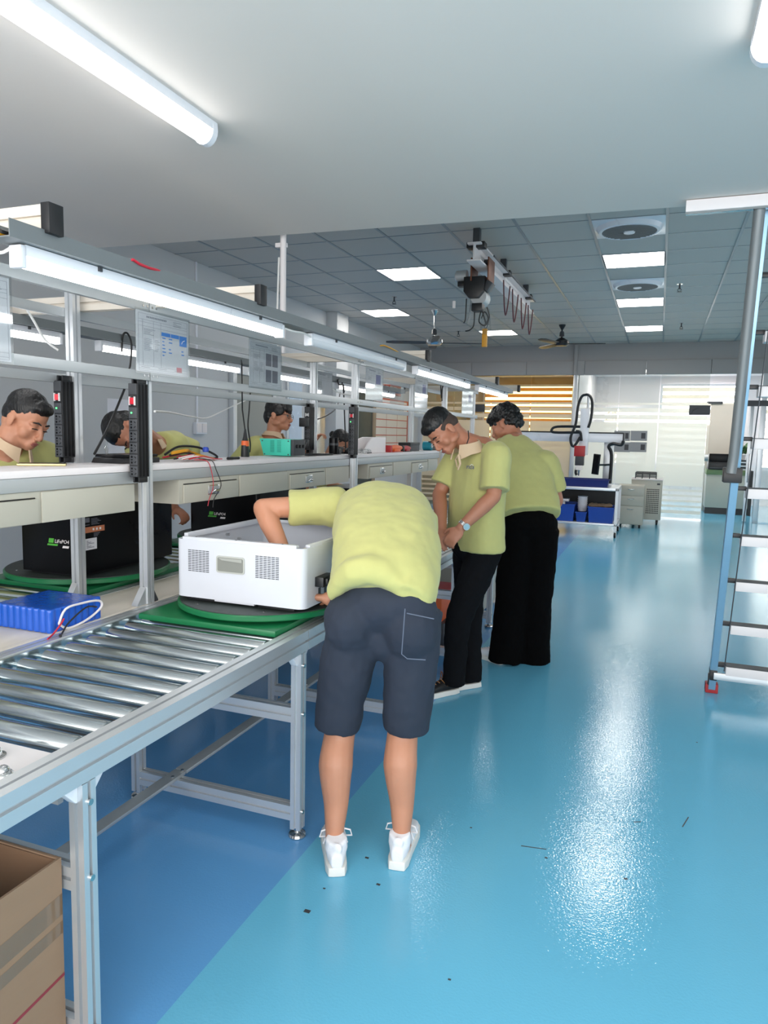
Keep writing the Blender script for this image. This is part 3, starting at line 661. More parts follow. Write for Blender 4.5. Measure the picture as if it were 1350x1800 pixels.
def shoe(par, heel, d, L=.28, up=None, sole=None, lace=None, loops=True, pos=None):
    """one shoe: upper, sole and lace; heel on the floor, d the way it points"""
    heel=Vector(heel); heel.z=0; d=Vector((d[0],d[1],0)).normalized(); sd=Vector((d.y,-d.x,0)); Z=Vector((0,0,1)); mb=MB()
    prof_=[(.0,.020,.050,.075),(.03,.032,.055,.098),(.075,.036,.053,.092),(.125,.036,.045,.082),(.17,.041,.036,.068),(.215,.043,.030,.056),(.255,.034,.026,.046),(.277,.018,.022,.034)]
    vs=[];fs=[];n=16
    for t,hw,zc_,top in prof_:
        t*=L/.28; z0=.022
        for j in range(n):
            q=2*math.pi*j/n; c,s_=math.cos(q),math.sin(q); vs.append(heel+d*t+sd*hw*math.copysign(abs(c)**.8,c)+Z*((z0+top)/2+(top-z0)/2*math.copysign(abs(s_)**.8,s_)))
    m=len(prof_)
    for i in range(m-1):
        for j in range(n): fs.append((i*n+j,i*n+(j+1)%n,(i+1)*n+(j+1)%n,(i+1)*n+j))
    fs+=[tuple(range(n)),tuple((m-1)*n+j for j in range(n))]; mb.add(vs,fs)
    mb.tube([heel+d*.052+Z*.07,heel+d*.046+Z*.112],[.040,.037],16); mb.ell(heel+d*.012+Z*.092,(.020,.010,.020))
    u=fuse('shoe', mb, up, par, .005, 4)
    oc=[(0-.004,.012),(-.002,.028),(.03,.037),(.1,.039),(.16,.044),(.21,.047),(.25,.042),(.278,.026),(.287,.008)]
    loop=[heel+d*(t*L/.28)+sd*w_ for t,w_ in oc]+[heel+d*(t*L/.28)-sd*w_ for t,w_ in reversed(oc)]
    k=len(loop); b=MB().add([p+Z*.001 for p in loop]+[p+Z*.030+(p-heel-d*.14).normalized()*-.003 for p in loop],[tuple(range(k-1,-1,-1)),tuple(range(k,2*k))]+[(i,(i+1)%k,k+(i+1)%k,k+i) for i in range(k)])
    obj('sole', b, sole, u, ang=60, bevel=.003)
    lc=MB()
    for i in range(4):
        t=.105+.022*i; h=.088-.008*i; lc.tube([heel+d*t+sd*.028+Z*(h-.012),heel+d*(t+.008)+Z*(h+.004),heel+d*t-sd*.028+Z*(h-.012)],.003,6)
    if loops:
        for s_ in (-1,1):
            a=heel+d*.10+Z*.098; lc.tube([a,a+sd*s_*.025+Z*.022-d*.01,a+sd*s_*.05+Z*.02-d*.02,a+sd*s_*.055+Z*.0-d*.02,a+sd*s_*.03-Z*.008-d*.005,a],.003,6)
            lc.tube([a,a+sd*s_*.03-Z*.01,a+sd*s_*.042-Z*.035-d*.005],.0028,6)
    obj('lace', lc, lace, u)
    return u
def collar(par, c, F, U, r=.062, h=.045, mat=None, open_=.5, tilt=.25):
    """turned-down shirt collar, open at the throat"""
    B=frame(F,U); mb=MB(); n=22; vs=[]; fs=[]
    for i in range(n+1):
        a=math.pi/2+open_*.5+(2*math.pi-open_)*i/n; f=abs(math.sin((a-math.pi/2)/2)); pt = 1-min(1,min(i,n-i)/3)
        for rr,z in ((r,h*.55),(r+.006,h*.6),(r+.030+.012*pt,-h*.35-.02*pt),(r+.024+.012*pt,-h*.4-.02*pt)):
            vs.append(Vector(c)+B@Vector((rr*math.cos(a)*1.05,rr*math.sin(a),z)))
    for i in range(n):
        for j in range(4): fs.append((i*4+j,i*4+(j+1)%4,(i+1)*4+(j+1)%4,(i+1)*4+j))
    fs+=[(0,1,2,3),tuple(n*4+j for j in (3,2,1,0))]
    return obj('collar', mb.add(vs,fs), mat or M['collar'], par)

# --- worker bending over the white case, seen from behind
p1 = thing('person','worker bent over the white case in bright lime shirt, navy shorts and white sneakers','person',(-.85,2.2,0))
hipL,hipR = Vector((-.945,2.27,.86)),Vector((-.765,2.31,.86)); knL,knR = at(598,1285,Y=2.24),at(708,1285,Y=2.32); anL,anR = at(588,1462,Y=2.135),at(706,1458,Y=2.24)
shL,shR = at(578,890,Y=2.66),at(735,920,Y=2.68); elL = at(462,893,Y=2.55); wrL = at(500,975,Y=2.47)
mb=MB()
for h_,k_,a_ in ((hipL,knL,anL),(hipR,knR,anR)):
    calf=k_.lerp(a_,.32)+Vector((0,-.022,0)); limb(mb,[h_,h_.lerp(k_,.5),k_,calf,k_.lerp(a_,.72),a_,a_+Vector((0,.01,-.06))],[.085,.075,.055,.061,.044,.032,.034])
limb(mb,[shL,shL.lerp(elL,.5),elL],[.052,.046,.040]); limb(mb,[elL,elL.lerp(wrL,.35),wrL],[.041,.043,.029]); hand(mb,wrL,wrL-elL,(1,.3,0),.6)
nk=Vector((-1.06,2.80,1.17)); limb(mb,[Vector((-.855,2.30,.88)),Vector((-.93,2.5,1.03)),Vector((-1.03,2.72,1.13)),nk],[.12,.12,.10,.06])
hc=Vector((-1.12,2.93,1.10)); HB=frame((-.35,.45,-.82),(-.3,.75,.5)); head_shapes(mb,hc,HB); limb(mb,[nk,hc],[.058,.055])
elR=Vector((-.86,2.62,.93)); wrR=at(578,1052,Y=2.36); limb(mb,[shR,elR],[.05,.04]); limb(mb,[elR,wrR],[.04,.028]); hand(mb,wrR,(-.9,.1,-.05),(0,-.3,-1),.75,.9)
fuse('body',mb,M['skin'],p1,.0065,5)
hair_cap(p1,hc,HB)
wv=Vector((.95,.22,-.12)).normalized(); mb=MB()
loft(mb,[(Vector((-.862,2.245,.915)),wv,.182,.140),(Vector((-.868,2.295,.965)),wv,.190,.150),(Vector((-.90,2.40,1.04)),wv,.196,.150),(Vector((-.955,2.53,1.11)),wv,.198,.145),(Vector((-1.01,2.66,1.165)),wv,.19,.13),(Vector((-1.045,2.75,1.19)),wv,.12,.095)],ex=2.3)
sl=shL.lerp(elL,.60); limb(mb,[shL+Vector((.05,0,0)),shL,shL.lerp(elL,.35),sl],[.085,.082,.076,.074],ends=False); mb.ell(shL+Vector((.03,0,-.005)),.085)
sr=shR.lerp(elR,.6); limb(mb,[shR-Vector((.05,0,0)),shR,sr],[.08,.082,.075],ends=False)
for i_ in range(-9,10):
    u=i_/9; mb.ell(Vector((-.862,2.175+.075*u*u,1.03-.105*u*u))+wv*.163*u,(.024,.050,.052))
fuse('shirt',mb,M['shirt'],p1,.009,8,(.020,.11))
mb=MB()
mb.ell((-.855,2.285,.90),(.178,.135,.11),24,14); mb.ell(hipL+Vector((-.01,-.035,-.03)),(.100,.115,.12)); mb.ell(hipR+Vector((.01,-.035,-.03)),(.100,.115,.12))
for h_,k_,sx in ((hipL,knL,-1),(hipR,knR,1)):
    limb(mb,[h_+Vector((sx*.005,0,.02)),h_.lerp(k_,.45)+Vector((sx*.012,-.01,0)),k_+Vector((sx*.012,-.005,.01))],[.104,.095,.080],18,ends=False)
mb.ell((-.858,2.29,.775),(.075,.095,.085)); so=fuse('shorts',mb,M['navy'],p1,.008,7,(.016,.09))
# pocket flap and side pouch on the shorts
obj('pocket_seam', MB().tube([at(715,1078,Y=2.135),at(763,1088,Y=2.165)],.0018,6).tube([at(712,1070,Y=2.132),at(706,1150,Y=2.12),at(716,1158,Y=2.12),at(748,1160,Y=2.15)],.0018,6), pm('faded_seam_thread',(92,102,120),.8), so)
shoe(p1,at(592,1541,Z=0),(-.47,.88),.285,M['shoe'],M['sole'],M['shoe']); shoe(p1,at(697,1530,Z=0),(-.16,.985),.285,M['shoe'],M['sole'],M['shoe'])
sd_=thing('screwdriver','slim black and red screwdriver held against the side of the white case','screwdriver',wrR)
t0=at(556,1050,Y=2.37); obj('handle', MB().tube([t0,t0+Vector((.025,0,-.003)),t0+Vector((.075,-.0,-.008))],[.009,.012,.010],10), M['red'], sd_); obj('shaft', MB().cyl(t0,t0+Vector((-.045,.0,.006)),.0035,8), M['black'], sd_)

# --- standing man with the watch
p2 = thing('person','standing man with head bowed, lime polo, dark jeans and steel wristwatch','person',(-1.0,3.95,0))
LS=Vector((.75,-.66,0)); FW=Vector((-.66,-.75,0)); PC=Vector((-.955,3.985,0))
def rel(f,l,z,c=PC): return c+FW*f+LS*l+Vector((0,0,z))
shl,shr=rel(.0,.175,1.375),rel(.0,-.175,1.375)
ell_=at(868,872,Y=3.80); wrl=at(810,928,Y=3.70); elr=at(772,868,Y=4.02); wrr=at(777,930,Y=3.80)
hl,hr=rel(-.02,.085,.86),rel(-.02,-.085,.86); kl,kr=at(806,1090,Y=3.84),at(826,1090,Y=4.03); al,ar=at(797,1196,Y=3.87),at(828,1190,Y=4.03)
mb=MB(); hc=at(779,758,Y=3.87); HB=frame(camdir(-.50,-.72,.30),camdir(-.62,.62,.10)); head_shapes(mb,hc,HB)
limb(mb,[hc+HB@Vector((0,-.035,-.03)),at(815,775,Y=3.95),rel(-.03,0,1.40)],[.056,.058,.075])
limb(mb,[rel(-.02,0,.9),rel(-.03,0,1.2),rel(-.03,0,1.38)],[.12,.12,.1])
limb(mb,[shl,shl.lerp(ell_,.5),ell_],[.052,.047,.040]); limb(mb,[ell_,ell_.lerp(wrl,.3),ell_.lerp(wrl,.7),wrl],[.041,.043,.034,.027])
limb(mb,[shr,elr],[.052,.040]); limb(mb,[elr,elr.lerp(wrr,.35),wrr],[.041,.042,.027])
hand(mb,wrl,wrl-ell_+Vector((0,0,-.05)),(-.4,.5,-.75),.7,.95,1); hand(mb,wrr,(wrr-elr)+Vector((0,-.05,0)),(.3,.2,-.9),.6,.95,-1)
for h_,k_,a_ in ((hl,kl,al),(hr,kr,ar)): limb(mb,[h_,k_,a_],[.08,.05,.035])
bd=fuse('body',mb,M['skin2'],p2,.0055,4)
face_parts(p2,hc,HB,lid=M['skin2'])
hair_cap(p2,hc,HB,1,[((0,-.018,.062),(.0795,.097,.078)),((0,.052,.078),(.056,.038,.034))],base=False,disp=(.004,.015))
hair_cap(p2,hc,HB,1,[((0,-.018,.028),(.0778,.095,.060)),((0,-.048,-.004),(.0690,.066,.052))],base=False,name='hair_fade',mat=M['fade'],disp=None)
mb=MB(); s2=LS
loft(mb,[(rel(-.005,0,.835),s2,.205,.125),(rel(.0,0,.95),s2,.20,.125),(rel(.0,0,1.1),s2,.195,.125),(rel(-.01,0,1.25),s2,.20,.12),(rel(-.02,0,1.36),s2,.19,.105),(rel(-.035,0,1.425),s2,.10,.08)],ex=2.5)
limb(mb,[shl-LS*.05,shl,shl.lerp(ell_,.45),shl.lerp(ell_,.86)],[.075,.082,.080,.086],ends=False); limb(mb,[shr+LS*.05,shr,shr.lerp(elr,.8)],[.075,.08,.084],ends=False)
st=fuse('polo_shirt',mb,M['shirt'],p2,.009,6,(.014,.12))
collar(p2,at(822,788,Y=3.90)+Vector((0,0,.0)),FW+Vector((0,0,-.25)),(-.25,-.3,1),.064,.06,open_=.7)
obj('placket', MB().tube([at(806,800,Y=3.80),at(809,815,Y=3.795),at(805,826,Y=3.80)],[.008,.007,.004],8).tube([at(806,800,Y=3.80),at(801,808,Y=3.83),at(804,822,Y=3.81)],[.005,.005,.003],8), M['collar'], st)
lp=at(820,824,Y=3.805); text('chest_logo','PXDI',.026,M['ink'],st,Rz(-.55)@FACE_MY,lp,.0015)
obj('chest_logo_arc', MB().tube([at(826,819,Y=3.81),at(829,816,Y=3.81),at(832,818,Y=3.815)],.0015,6), M['white'], st)
mb=MB(); mb.ell(rel(-.02,0,.86),(.155,.14,.12),20,12)
for h_,k_,a_ in ((hl,kl,al),(hr,kr,ar)): limb(mb,[h_,h_.lerp(k_,.5),k_,k_.lerp(a_,.5),a_+Vector((0,0,-.02))],[.10,.092,.074,.066,.066],16,ends=False)
jn=fuse('jeans',mb,M['jean'],p2,.008,5,(.014,.06))
shoe(p2,at(803,1216,Z=0),(-.64,-.77),.275,M['shoe_b'],M['sole'],M['lace']); shoe(p2,at(842,1205,Z=0),(-.72,-.69),.275,M['shoe_b'],M['sole'],M['lace'],False)
wt=obj('watch_band', MB().tube([wrl+(ell_-wrl).normalized()*.012,wrl+(ell_-wrl).normalized()*.030],[.0315,.0325],20), M['steel'], p2)
wd=(camdir(.25,-.1,1)).normalized(); wc=wrl+(ell_-wrl).normalized()*.02+wd*.030+camdir(.005,-.004,0); Bq=wd.to_track_quat('Z','Y').to_matrix()
wk=obj('watch_case', MB().lathe([(.001,-.006),(.019,-.006),(.021,0),(.019,.005),(.001,.005)],wc,24,Bq), M['steel'], p2); obj('watch_dial', MB().lathe([(.001,.005),(.0155,.005),(.0155,.0065),(.001,.0065)],wc,24,Bq), pm('pale_blue_dial',(150,190,205),.2), wk)
ng=obj('cord', MB().tube([at(823,757,Y=3.87),at(824,770,Y=3.86),at(820,782,Y=3.84)],.003,6), M['black'], p2)

# --- worker in wide black trousers, back to the camera
p3 = thing('person','leaning worker seen from behind, lime shirt and wide black trousers','person',(-.77,4.65,0))
pel=at(928,915,Y=4.66); shc=at(905,785,Y=4.90); s3=Vector((.93,.36,-.06)).normalized()
shR3=at(962,815,Y=4.86); shL3=at(884,790,Y=4.96); elR3=at(980,880,Y=4.92); wrR3=at(950,930,Y=5.1); elL3=at(868,850,Y=4.95); wrL3=at(850,900,Y=4.98)
hL3,hR3=at(908,930,Y=4.62),at(952,930,Y=4.68); kL3,kR3=at(900,1050,Y=4.60),at(942,1050,Y=4.68); aL3,aR3=at(888,1150,Y=4.58),at(938,1150,Y=4.70)
mb=MB(); hc=at(888,748,Y=5.0); HB=frame(camdir(-.72,-.35,-.45),camdir(-.22,.85,-.30)); head_shapes(mb,hc,HB)
limb(mb,[hc+HB@Vector((0,-.03,-.04)),at(905,770,Y=4.96),shc],[.055,.058,.08]); limb(mb,[pel,pel.lerp(shc,.5),shc],[.12,.12,.1])
for a,b,c in ((shL3,elL3,wrL3),(shR3,elR3,wrR3)): limb(mb,[a,b],[.05,.04]); limb(mb,[b,b.lerp(c,.35),c],[.04,.042,.028]); hand(mb,c,c-b,(0,0,-1),.6)
for h_,k_,a_ in ((hL3,kL3,aL3),(hR3,kR3,aR3)): limb(mb,[h_,k_,a_],[.08,.05,.035])
fuse('body',mb,M['skin2'],p3,.007,4)
hair_cap(p3,hc,HB,1.06,[((0,-.015,.066),(.090,.108,.084)),((0,.06,.070),(.066,.046,.045)),((0,-.07,.005),(.074,.06,.066))],disp=(.030,.028))
mb=MB(); hem=at(930,908,Y=4.62)
loft(mb,[(hem,s3,.212,.13),(hem.lerp(shc,.3),s3,.212,.135),(hem.lerp(shc,.6)+Vector((0,-.015,.0)),s3,.208,.135),(hem.lerp(shc,.88)+Vector((0,-.01,.0)),s3,.185,.115),(shc+Vector((0,.03,.035)),s3,.10,.08)],ex=2.4)
limb(mb,[shL3+s3*.05,shL3,shL3.lerp(elL3,.75)],[.075,.08,.08],ends=False); limb(mb,[shR3-s3*.05,shR3,shR3.lerp(elR3,.75)],[.08,.082,.08],ends=False)
fuse('shirt',mb,M['shirt'],p3,.010,6,(.016,.12))
mb=MB(); mb.ell(pel+Vector((0,0,-.02)),(.195,.14,.13),20,12,Rz(.36))
for h_,k_,a_ in ((hL3,kL3,aL3),(hR3,kR3,aR3)): limb(mb,[h_,h_.lerp(k_,.5),k_,k_.lerp(a_,.55),a_+Vector((0,0,-.045))],[.115,.112,.106,.108,.112],18,ends=False)
fuse('trousers',mb,M['blk'],p3,.010,5,(.02,.1))
shoe(p3,at(884,1168,Z=0),(-.85,.52),.285,M['shoe'],M['sole'],M['shoe'],False); shoe(p3,at(936,1163,Z=0),(-.3,.95),.28,M['shoe'],M['sole'],M['shoe'],False)

# --- far-side workers
def far_person(lb, hc, F, U, neck, chest, pel, sv, arms, glasses=False, hair_extra=(), shw=.19, coll=True, skin='skin', vox=.0055, bun=None, cf=None, open_=.7, low=False):
    g=Vector((pel.x,pel.y,0)); t=thing('person',lb,'person',g); sv=Vector(sv).normalized(); HB=frame(F,U); mb=MB(); head_shapes(mb,hc,HB)
    limb(mb,[hc+HB@Vector((0,-.03,-.03)),neck,chest],[.054,.056,.07]); limb(mb,[chest,chest.lerp(pel,.5),pel],[.1,.12,.12])
    for sgn,e_,w_ in arms:
        s_=chest+sv*sgn*(shw-.03); limb(mb,[s_,e_],[.05,.04]); limb(mb,[e_,e_.lerp(w_,.35),w_],[.04,.041,.027]); hand(mb,w_,w_-e_,(.2,0,-1),.8,.95,sgn)
    fw=Vector((-sv.y,sv.x,0)); fw = fw if fw.x>0 else -fw
    for s_ in (-1,1):
        h_=pel+sv*s_*.085; a_=Vector((h_.x,h_.y,.08)); limb(mb,[h_,h_.lerp(a_,.5),a_],[.08,.05,.035])
    fuse('body',mb,M[skin],t,vox,4); face_parts(t,hc,HB,lid=None if glasses else M[skin])
    hair_cap(t,hc,HB,1,hair_extra)
    if bun: obj('hair_bun', MB().ell(hc+HB@Vector(bun),(.036,.034,.034),16,10,HB), M['hair'], t)
    mb=MB(); ax=(chest-pel)
    loft(mb,[(pel-ax.normalized()*.06,sv,shw,.13),(pel.lerp(chest,.35),sv,shw,.135),(pel.lerp(chest,.75),sv,shw+.005,.13),(chest,sv,shw-.02,.11),(neck.lerp(chest,.5),sv,.10,.08)],ex=2.4)
    for sgn,e_,w_ in arms:
        s_=chest+sv*sgn*(shw-.03); limb(mb,[s_-sv*sgn*.05,s_,s_.lerp(e_,.8)],[.075,.08,.078],ends=False)
    sh_=fuse('polo_shirt',mb,M['shirt'],t,.010,6,(.014,.1))
    mb=MB(); mb.ell(pel-Vector((0,0,.03)),(.15,.16,.12),18,10)
    for s_ in (-1,1):
        h_=pel+sv*s_*.085; limb(mb,[h_,Vector((h_.x,h_.y,.45)),Vector((h_.x,h_.y,.07))],[.10,.08,.07],ends=False)
    fuse('trousers',mb,M['blk'],t,.012,4)
    for s_ in (-1,1):
        h_=pel+sv*s_*.085; shoe(t,(h_.x-fw.x*.05,h_.y-fw.y*.05,0),fw,.27,M['shoe_b'],M['sole'],M['shoe_b'],False)
    if coll: collar(t,neck+(cf or Vector((0,0,-.02))),F if not low else fw,(U if not low else (0,0,1)),.062,.036,open_=open_)
    if glasses:
        gg=lambda p: hc+HB@Vector(p); m_=MB()
        for x in (-1,1):
            m_.tube([gg((x*.032+.024*math.cos(a*math.pi/6),.100-abs(.02*math.cos(a*math.pi/6))*.2,-.006+.019*math.sin(a*math.pi/6))) for a in range(13)],.0016,6); m_.tube([gg((x*.056,.098,-.0)),gg((x*.078,.02,.0)),gg((x*.078,-.01,-.006))],.0016,6)
        m_.tube([gg((-.008,.101,-.003)),gg((.008,.101,-.003))],.0016,6); obj('glasses', m_, M['black'], t)
    return t, sh_
X4=-3.08
t4,s4=far_person('short-haired worker in profile bending over a phone at the left edge',at(46,738,X=-2.56),camdir(.80,-.50,.22),camdir(.50,.84,.08),at(18,772,X=-2.60),at(6,806,X=-2.68),Vector((-3.16,2.24,.93)),(.25,1,0),
    [(1,Vector((-2.86,2.46,1.12)),Vector((-2.70,2.26,1.12))),(-1,Vector((-2.80,2.0,1.10)),Vector((-2.55,1.98,1.15)))],hair_extra=[((0,.045,.080),(.058,.042,.034))],skin='skin',cf=Vector((.012,.0,-.03)),shw=.215)
t5,s5=far_person('hunched worker with face hidden behind the nearest power strip',at(224,757,X=-2.66),camdir(.25,-.93,.2),camdir(-.75,.6,.1),at(262,772,X=-2.74),at(288,792,X=-2.82),Vector((-3.08,3.72,.93)),(.5,1,0),
    [(1,at(292,880,X=-2.82),at(308,893,X=-2.74)),(-1,Vector((-2.72,3.36,1.12)),Vector((-2.62,3.28,1.05)))],shw=.19,skin='skin2',vox=.007,low=True)
t6,s6=far_person('bowl-haired worker with glasses in profile behind the teal box',at(490,730,X=-2.72),camdir(.95,-.10,.25),camdir(.08,1,0),at(481,760,X=-2.76),at(471,786,X=-2.80),Vector((-3.08,4.62,.95)),(.2,1,0),
    [(1,at(523,806,X=-2.62),at(549,778,X=-2.50)),(-1,Vector((-2.95,4.38,1.08)),Vector((-2.72,4.36,1.05)))],glasses=True,hair_extra=[((0,.055,.075),(.07,.04,.04)),((0,.075,.045),(.06,.02,.03)),((-.062,.01,.03),(.022,.06,.045)),((.062,.01,.03),(.022,.06,.045)),((0,-.06,-.01),(.07,.06,.07))],vox=.006)
t7,s7=far_person('worker with hair in a bun, head low behind the shelf',at(597,780,X=-2.76),camdir(.62,-.60,.4),camdir(.30,.85,.1),at(580,802,X=-2.84),at(572,828,X=-2.9),Vector((-3.10,5.75,.86)),(.3,1,0),
    [(1,Vector((-2.95,6.0,1.0)),Vector((-2.76,6.0,1.0))),(-1,Vector((-2.95,5.5,1.0)),Vector((-2.76,5.5,1.0)))],bun=(0,-.118,.02),shw=.17,vox=.007)
# ------------------------------------------------------------------ turntables, cases and goods on the conveyors
def turntable(lb, cx_, cy_, r, bx0,bx1,by0,by1):
    t = thing('turntable', lb, 'turntable', (cx_,cy_,.767), 'green turntable boards')
    obj('board', MB().box(bx0,bx1,by0,by1,.7675,.790), M['green'], t, bevel=.006)
    obj('bearing', MB().lathe([(.001,.79),(r*.82,.79),(r*.82,.803),(.001,.803)],(cx_,cy_,0),40), M['green_d'], t)
    d = obj('disc', MB().lathe([(.001,.803),(r-.004,.803),(r,.807),(r,.822),(r-.004,.826),(.001,.826)],(cx_,cy_,0),56), M['green'], t)
    obj('mat', MB().lathe([(.001,.826),(r-.008,.826),(r-.008,.829),(.001,.829)],(cx_,cy_,0),56), M['green_d'], d)
    mb = MB()
    for k in range(6): mb.cyl((cx_+(r-.05)*math.cos(k*1.047),cy_+(r-.05)*math.sin(k*1.047),.829),(cx_+(r-.05)*math.cos(k*1.047),cy_+(r-.05)*math.sin(k*1.047),.8305),.005,8)
    o = obj('screw_head', mb, M['steel'], d); o['kind']='stuff'
    return t
turntable('green turntable board under the open white case', -1.445,2.47,.335,-1.79,-1.2055,2.135,2.86)
turntable('green turntable board under the nearest black battery case', -2.52,2.67,.37,-2.84,-2.235,2.36,3.03)
turntable('green turntable board under the second black battery case', -2.52,3.92,.35,-2.84,-2.235,3.60,4.28)
# open white case
wc_ = thing('battery_case_shell','open white metal battery case shell on the front turntable','case',(-1.43,2.57,.83))
x0,x1,y0,y1,z0,z1 = -1.703,-1.152,2.245,2.90,.846,1.066
def rrect(x0,x1,y0,y1,r,n=5):
    P_=[]
    for cx0,cy0,a0 in ((x1-r,y1-r,0),(x0+r,y1-r,90),(x0+r,y0+r,180),(x1-r,y0+r,270)):
        for i in range(n+1): a=math.radians(a0+90*i/n); P_.append((cx0+r*math.cos(a),cy0+r*math.sin(a)))
    return P_
o_,i_ = rrect(x0,x1,y0,y1,.03),rrect(x0+.004,x1-.004,y0+.004,y1-.004,.026); k=len(o_)
vs=[(u,v,z0) for u,v in o_]+[(u,v,z1) for u,v in o_]+[(u,v,z1) for u,v in i_]+[(u,v,z0+.004) for u,v in i_]
fs=[(i,(i+1)%k,k+(i+1)%k,k+i) for i in range(k)]+[(k+i,k+(i+1)%k,2*k+(i+1)%k,2*k+i) for i in range(k)]+[(2*k+i,2*k+(i+1)%k,3*k+(i+1)%k,3*k+i) for i in range(k)]+[tuple(range(k-1,-1,-1)),tuple(3*k+i for i in range(k))]
shell = obj('shell', MB().add(vs,fs), M['casew'], wc_, ang=35)
for b in [(x0+.03,x1-.035,y0+.004,y0+.026,z1-.002,z1+.010),(x0+.03,x1-.03,y1-.026,y1-.004,z1-.002,z1+.010),(x0+.004,x0+.022,y0+.05,y1-.04,z1-.004,z1+.016),(x1-.022,x1-.004,y0+.05,y1-.04,z1-.004,z1+.008)]:
    obj('flange', MB().box(*b), M['casew'], wc_, bevel=.002)
for xx in (x0+.085,x0+.26,x0+.455):
    obj('screw_hole', MB().cyl((xx,y0+.015,z1+.010),(xx,y0+.015,z1+.0108),.0035,8), M['black'], shell)
mb=MB(); hx0,hx1,hz0,hz1 = -1.512,-1.402,.958,1.010
mb.prism([(u,v) for u,v in rrect(hx0-.006,hx1+.006,hz0-.006,hz1+.006,.01)],'y',y0-.003,y0+.001)
hd = obj('handle_frame', mb, pm('grey_plastic_handle',(176,178,172),.5), wc_)
obj('handle_recess', MB().prism(rrect(hx0,hx1,hz0,hz1,.006),'y',y0-.0035,y0-.0028), pm('grey_plastic_recess',(128,130,124),.6), hd)
obj('handle_lip', MB().prism([(hx0+.004,hz1-.002),(hx1-.004,hz1-.002),(hx1-.004,hz1-.014),(hx0+.02,hz1-.010)],'y',y0-.006,y0-.0035), pm('grey_plastic_lip',(160,162,156),.5), hd)
for vx0,vx1,vz0,vz1 in ((-1.645,-1.550,.945,1.030),(-1.352,-1.252,.945,1.030)):
    mb=MB(); rows=13
    for r_ in range(rows):
        z=vz0+(r_+.5)*(vz1-vz0)/rows; off=.001
        for c_ in range(6):
            a=vx0+off+c_*(vx1-vx0)/6; mb.box(a,min(vx1,a+.0135),y0-.0006,y0+.001,z-.0015,z+.0015)
    o=obj('vent_slots', mb, M['dgrey'], shell, smooth=False); o['kind']='stuff'
obj('connector', MB().box(x1,x1+.035,2.33,2.43,.915,.952).box(x1+.03,x1+.045,2.345,2.41,.922,.946), M['black'], wc_, bevel=.003)
for yy in (2.36,2.41,2.46,2.51): obj('side_slot', MB().box(x1-.001,x1+.0008,yy,yy+.02,.865,.905), M['dgrey'], wc_, smooth=False)
for b in ((x0+.04,x0+.16,y0+.02,y0+.14),(x1-.20,x1-.05,y0+.02,y0+.14),(x0+.04,x0+.16,y1-.14,y1-.02),(x1-.2,x1-.05,y1-.14,y1-.02)): obj('foot_pad', MB().box(b[0],b[1],b[2],b[3],.8305,.846), M['black'], wc_, bevel=.002)
obj('base_strip', MB().box(x0+.17,x1-.21,y0+.008,y0+.03,.838,.846), M['casew'], wc_, smooth=False)
obj('inner_boss', MB().box(x1-.05,x1-.01,y0+.08,y0+.15,1.02,1.055), M['cream'], wc_, bevel=.003)
for dz in (0,.03): obj('inner_stud', MB().cyl((x0+.004,y0+.34+dz*3,1.04-dz),(x0+.02,y0+.34+dz*3,1.04-dz),.006,8), M['steel'], wc_)
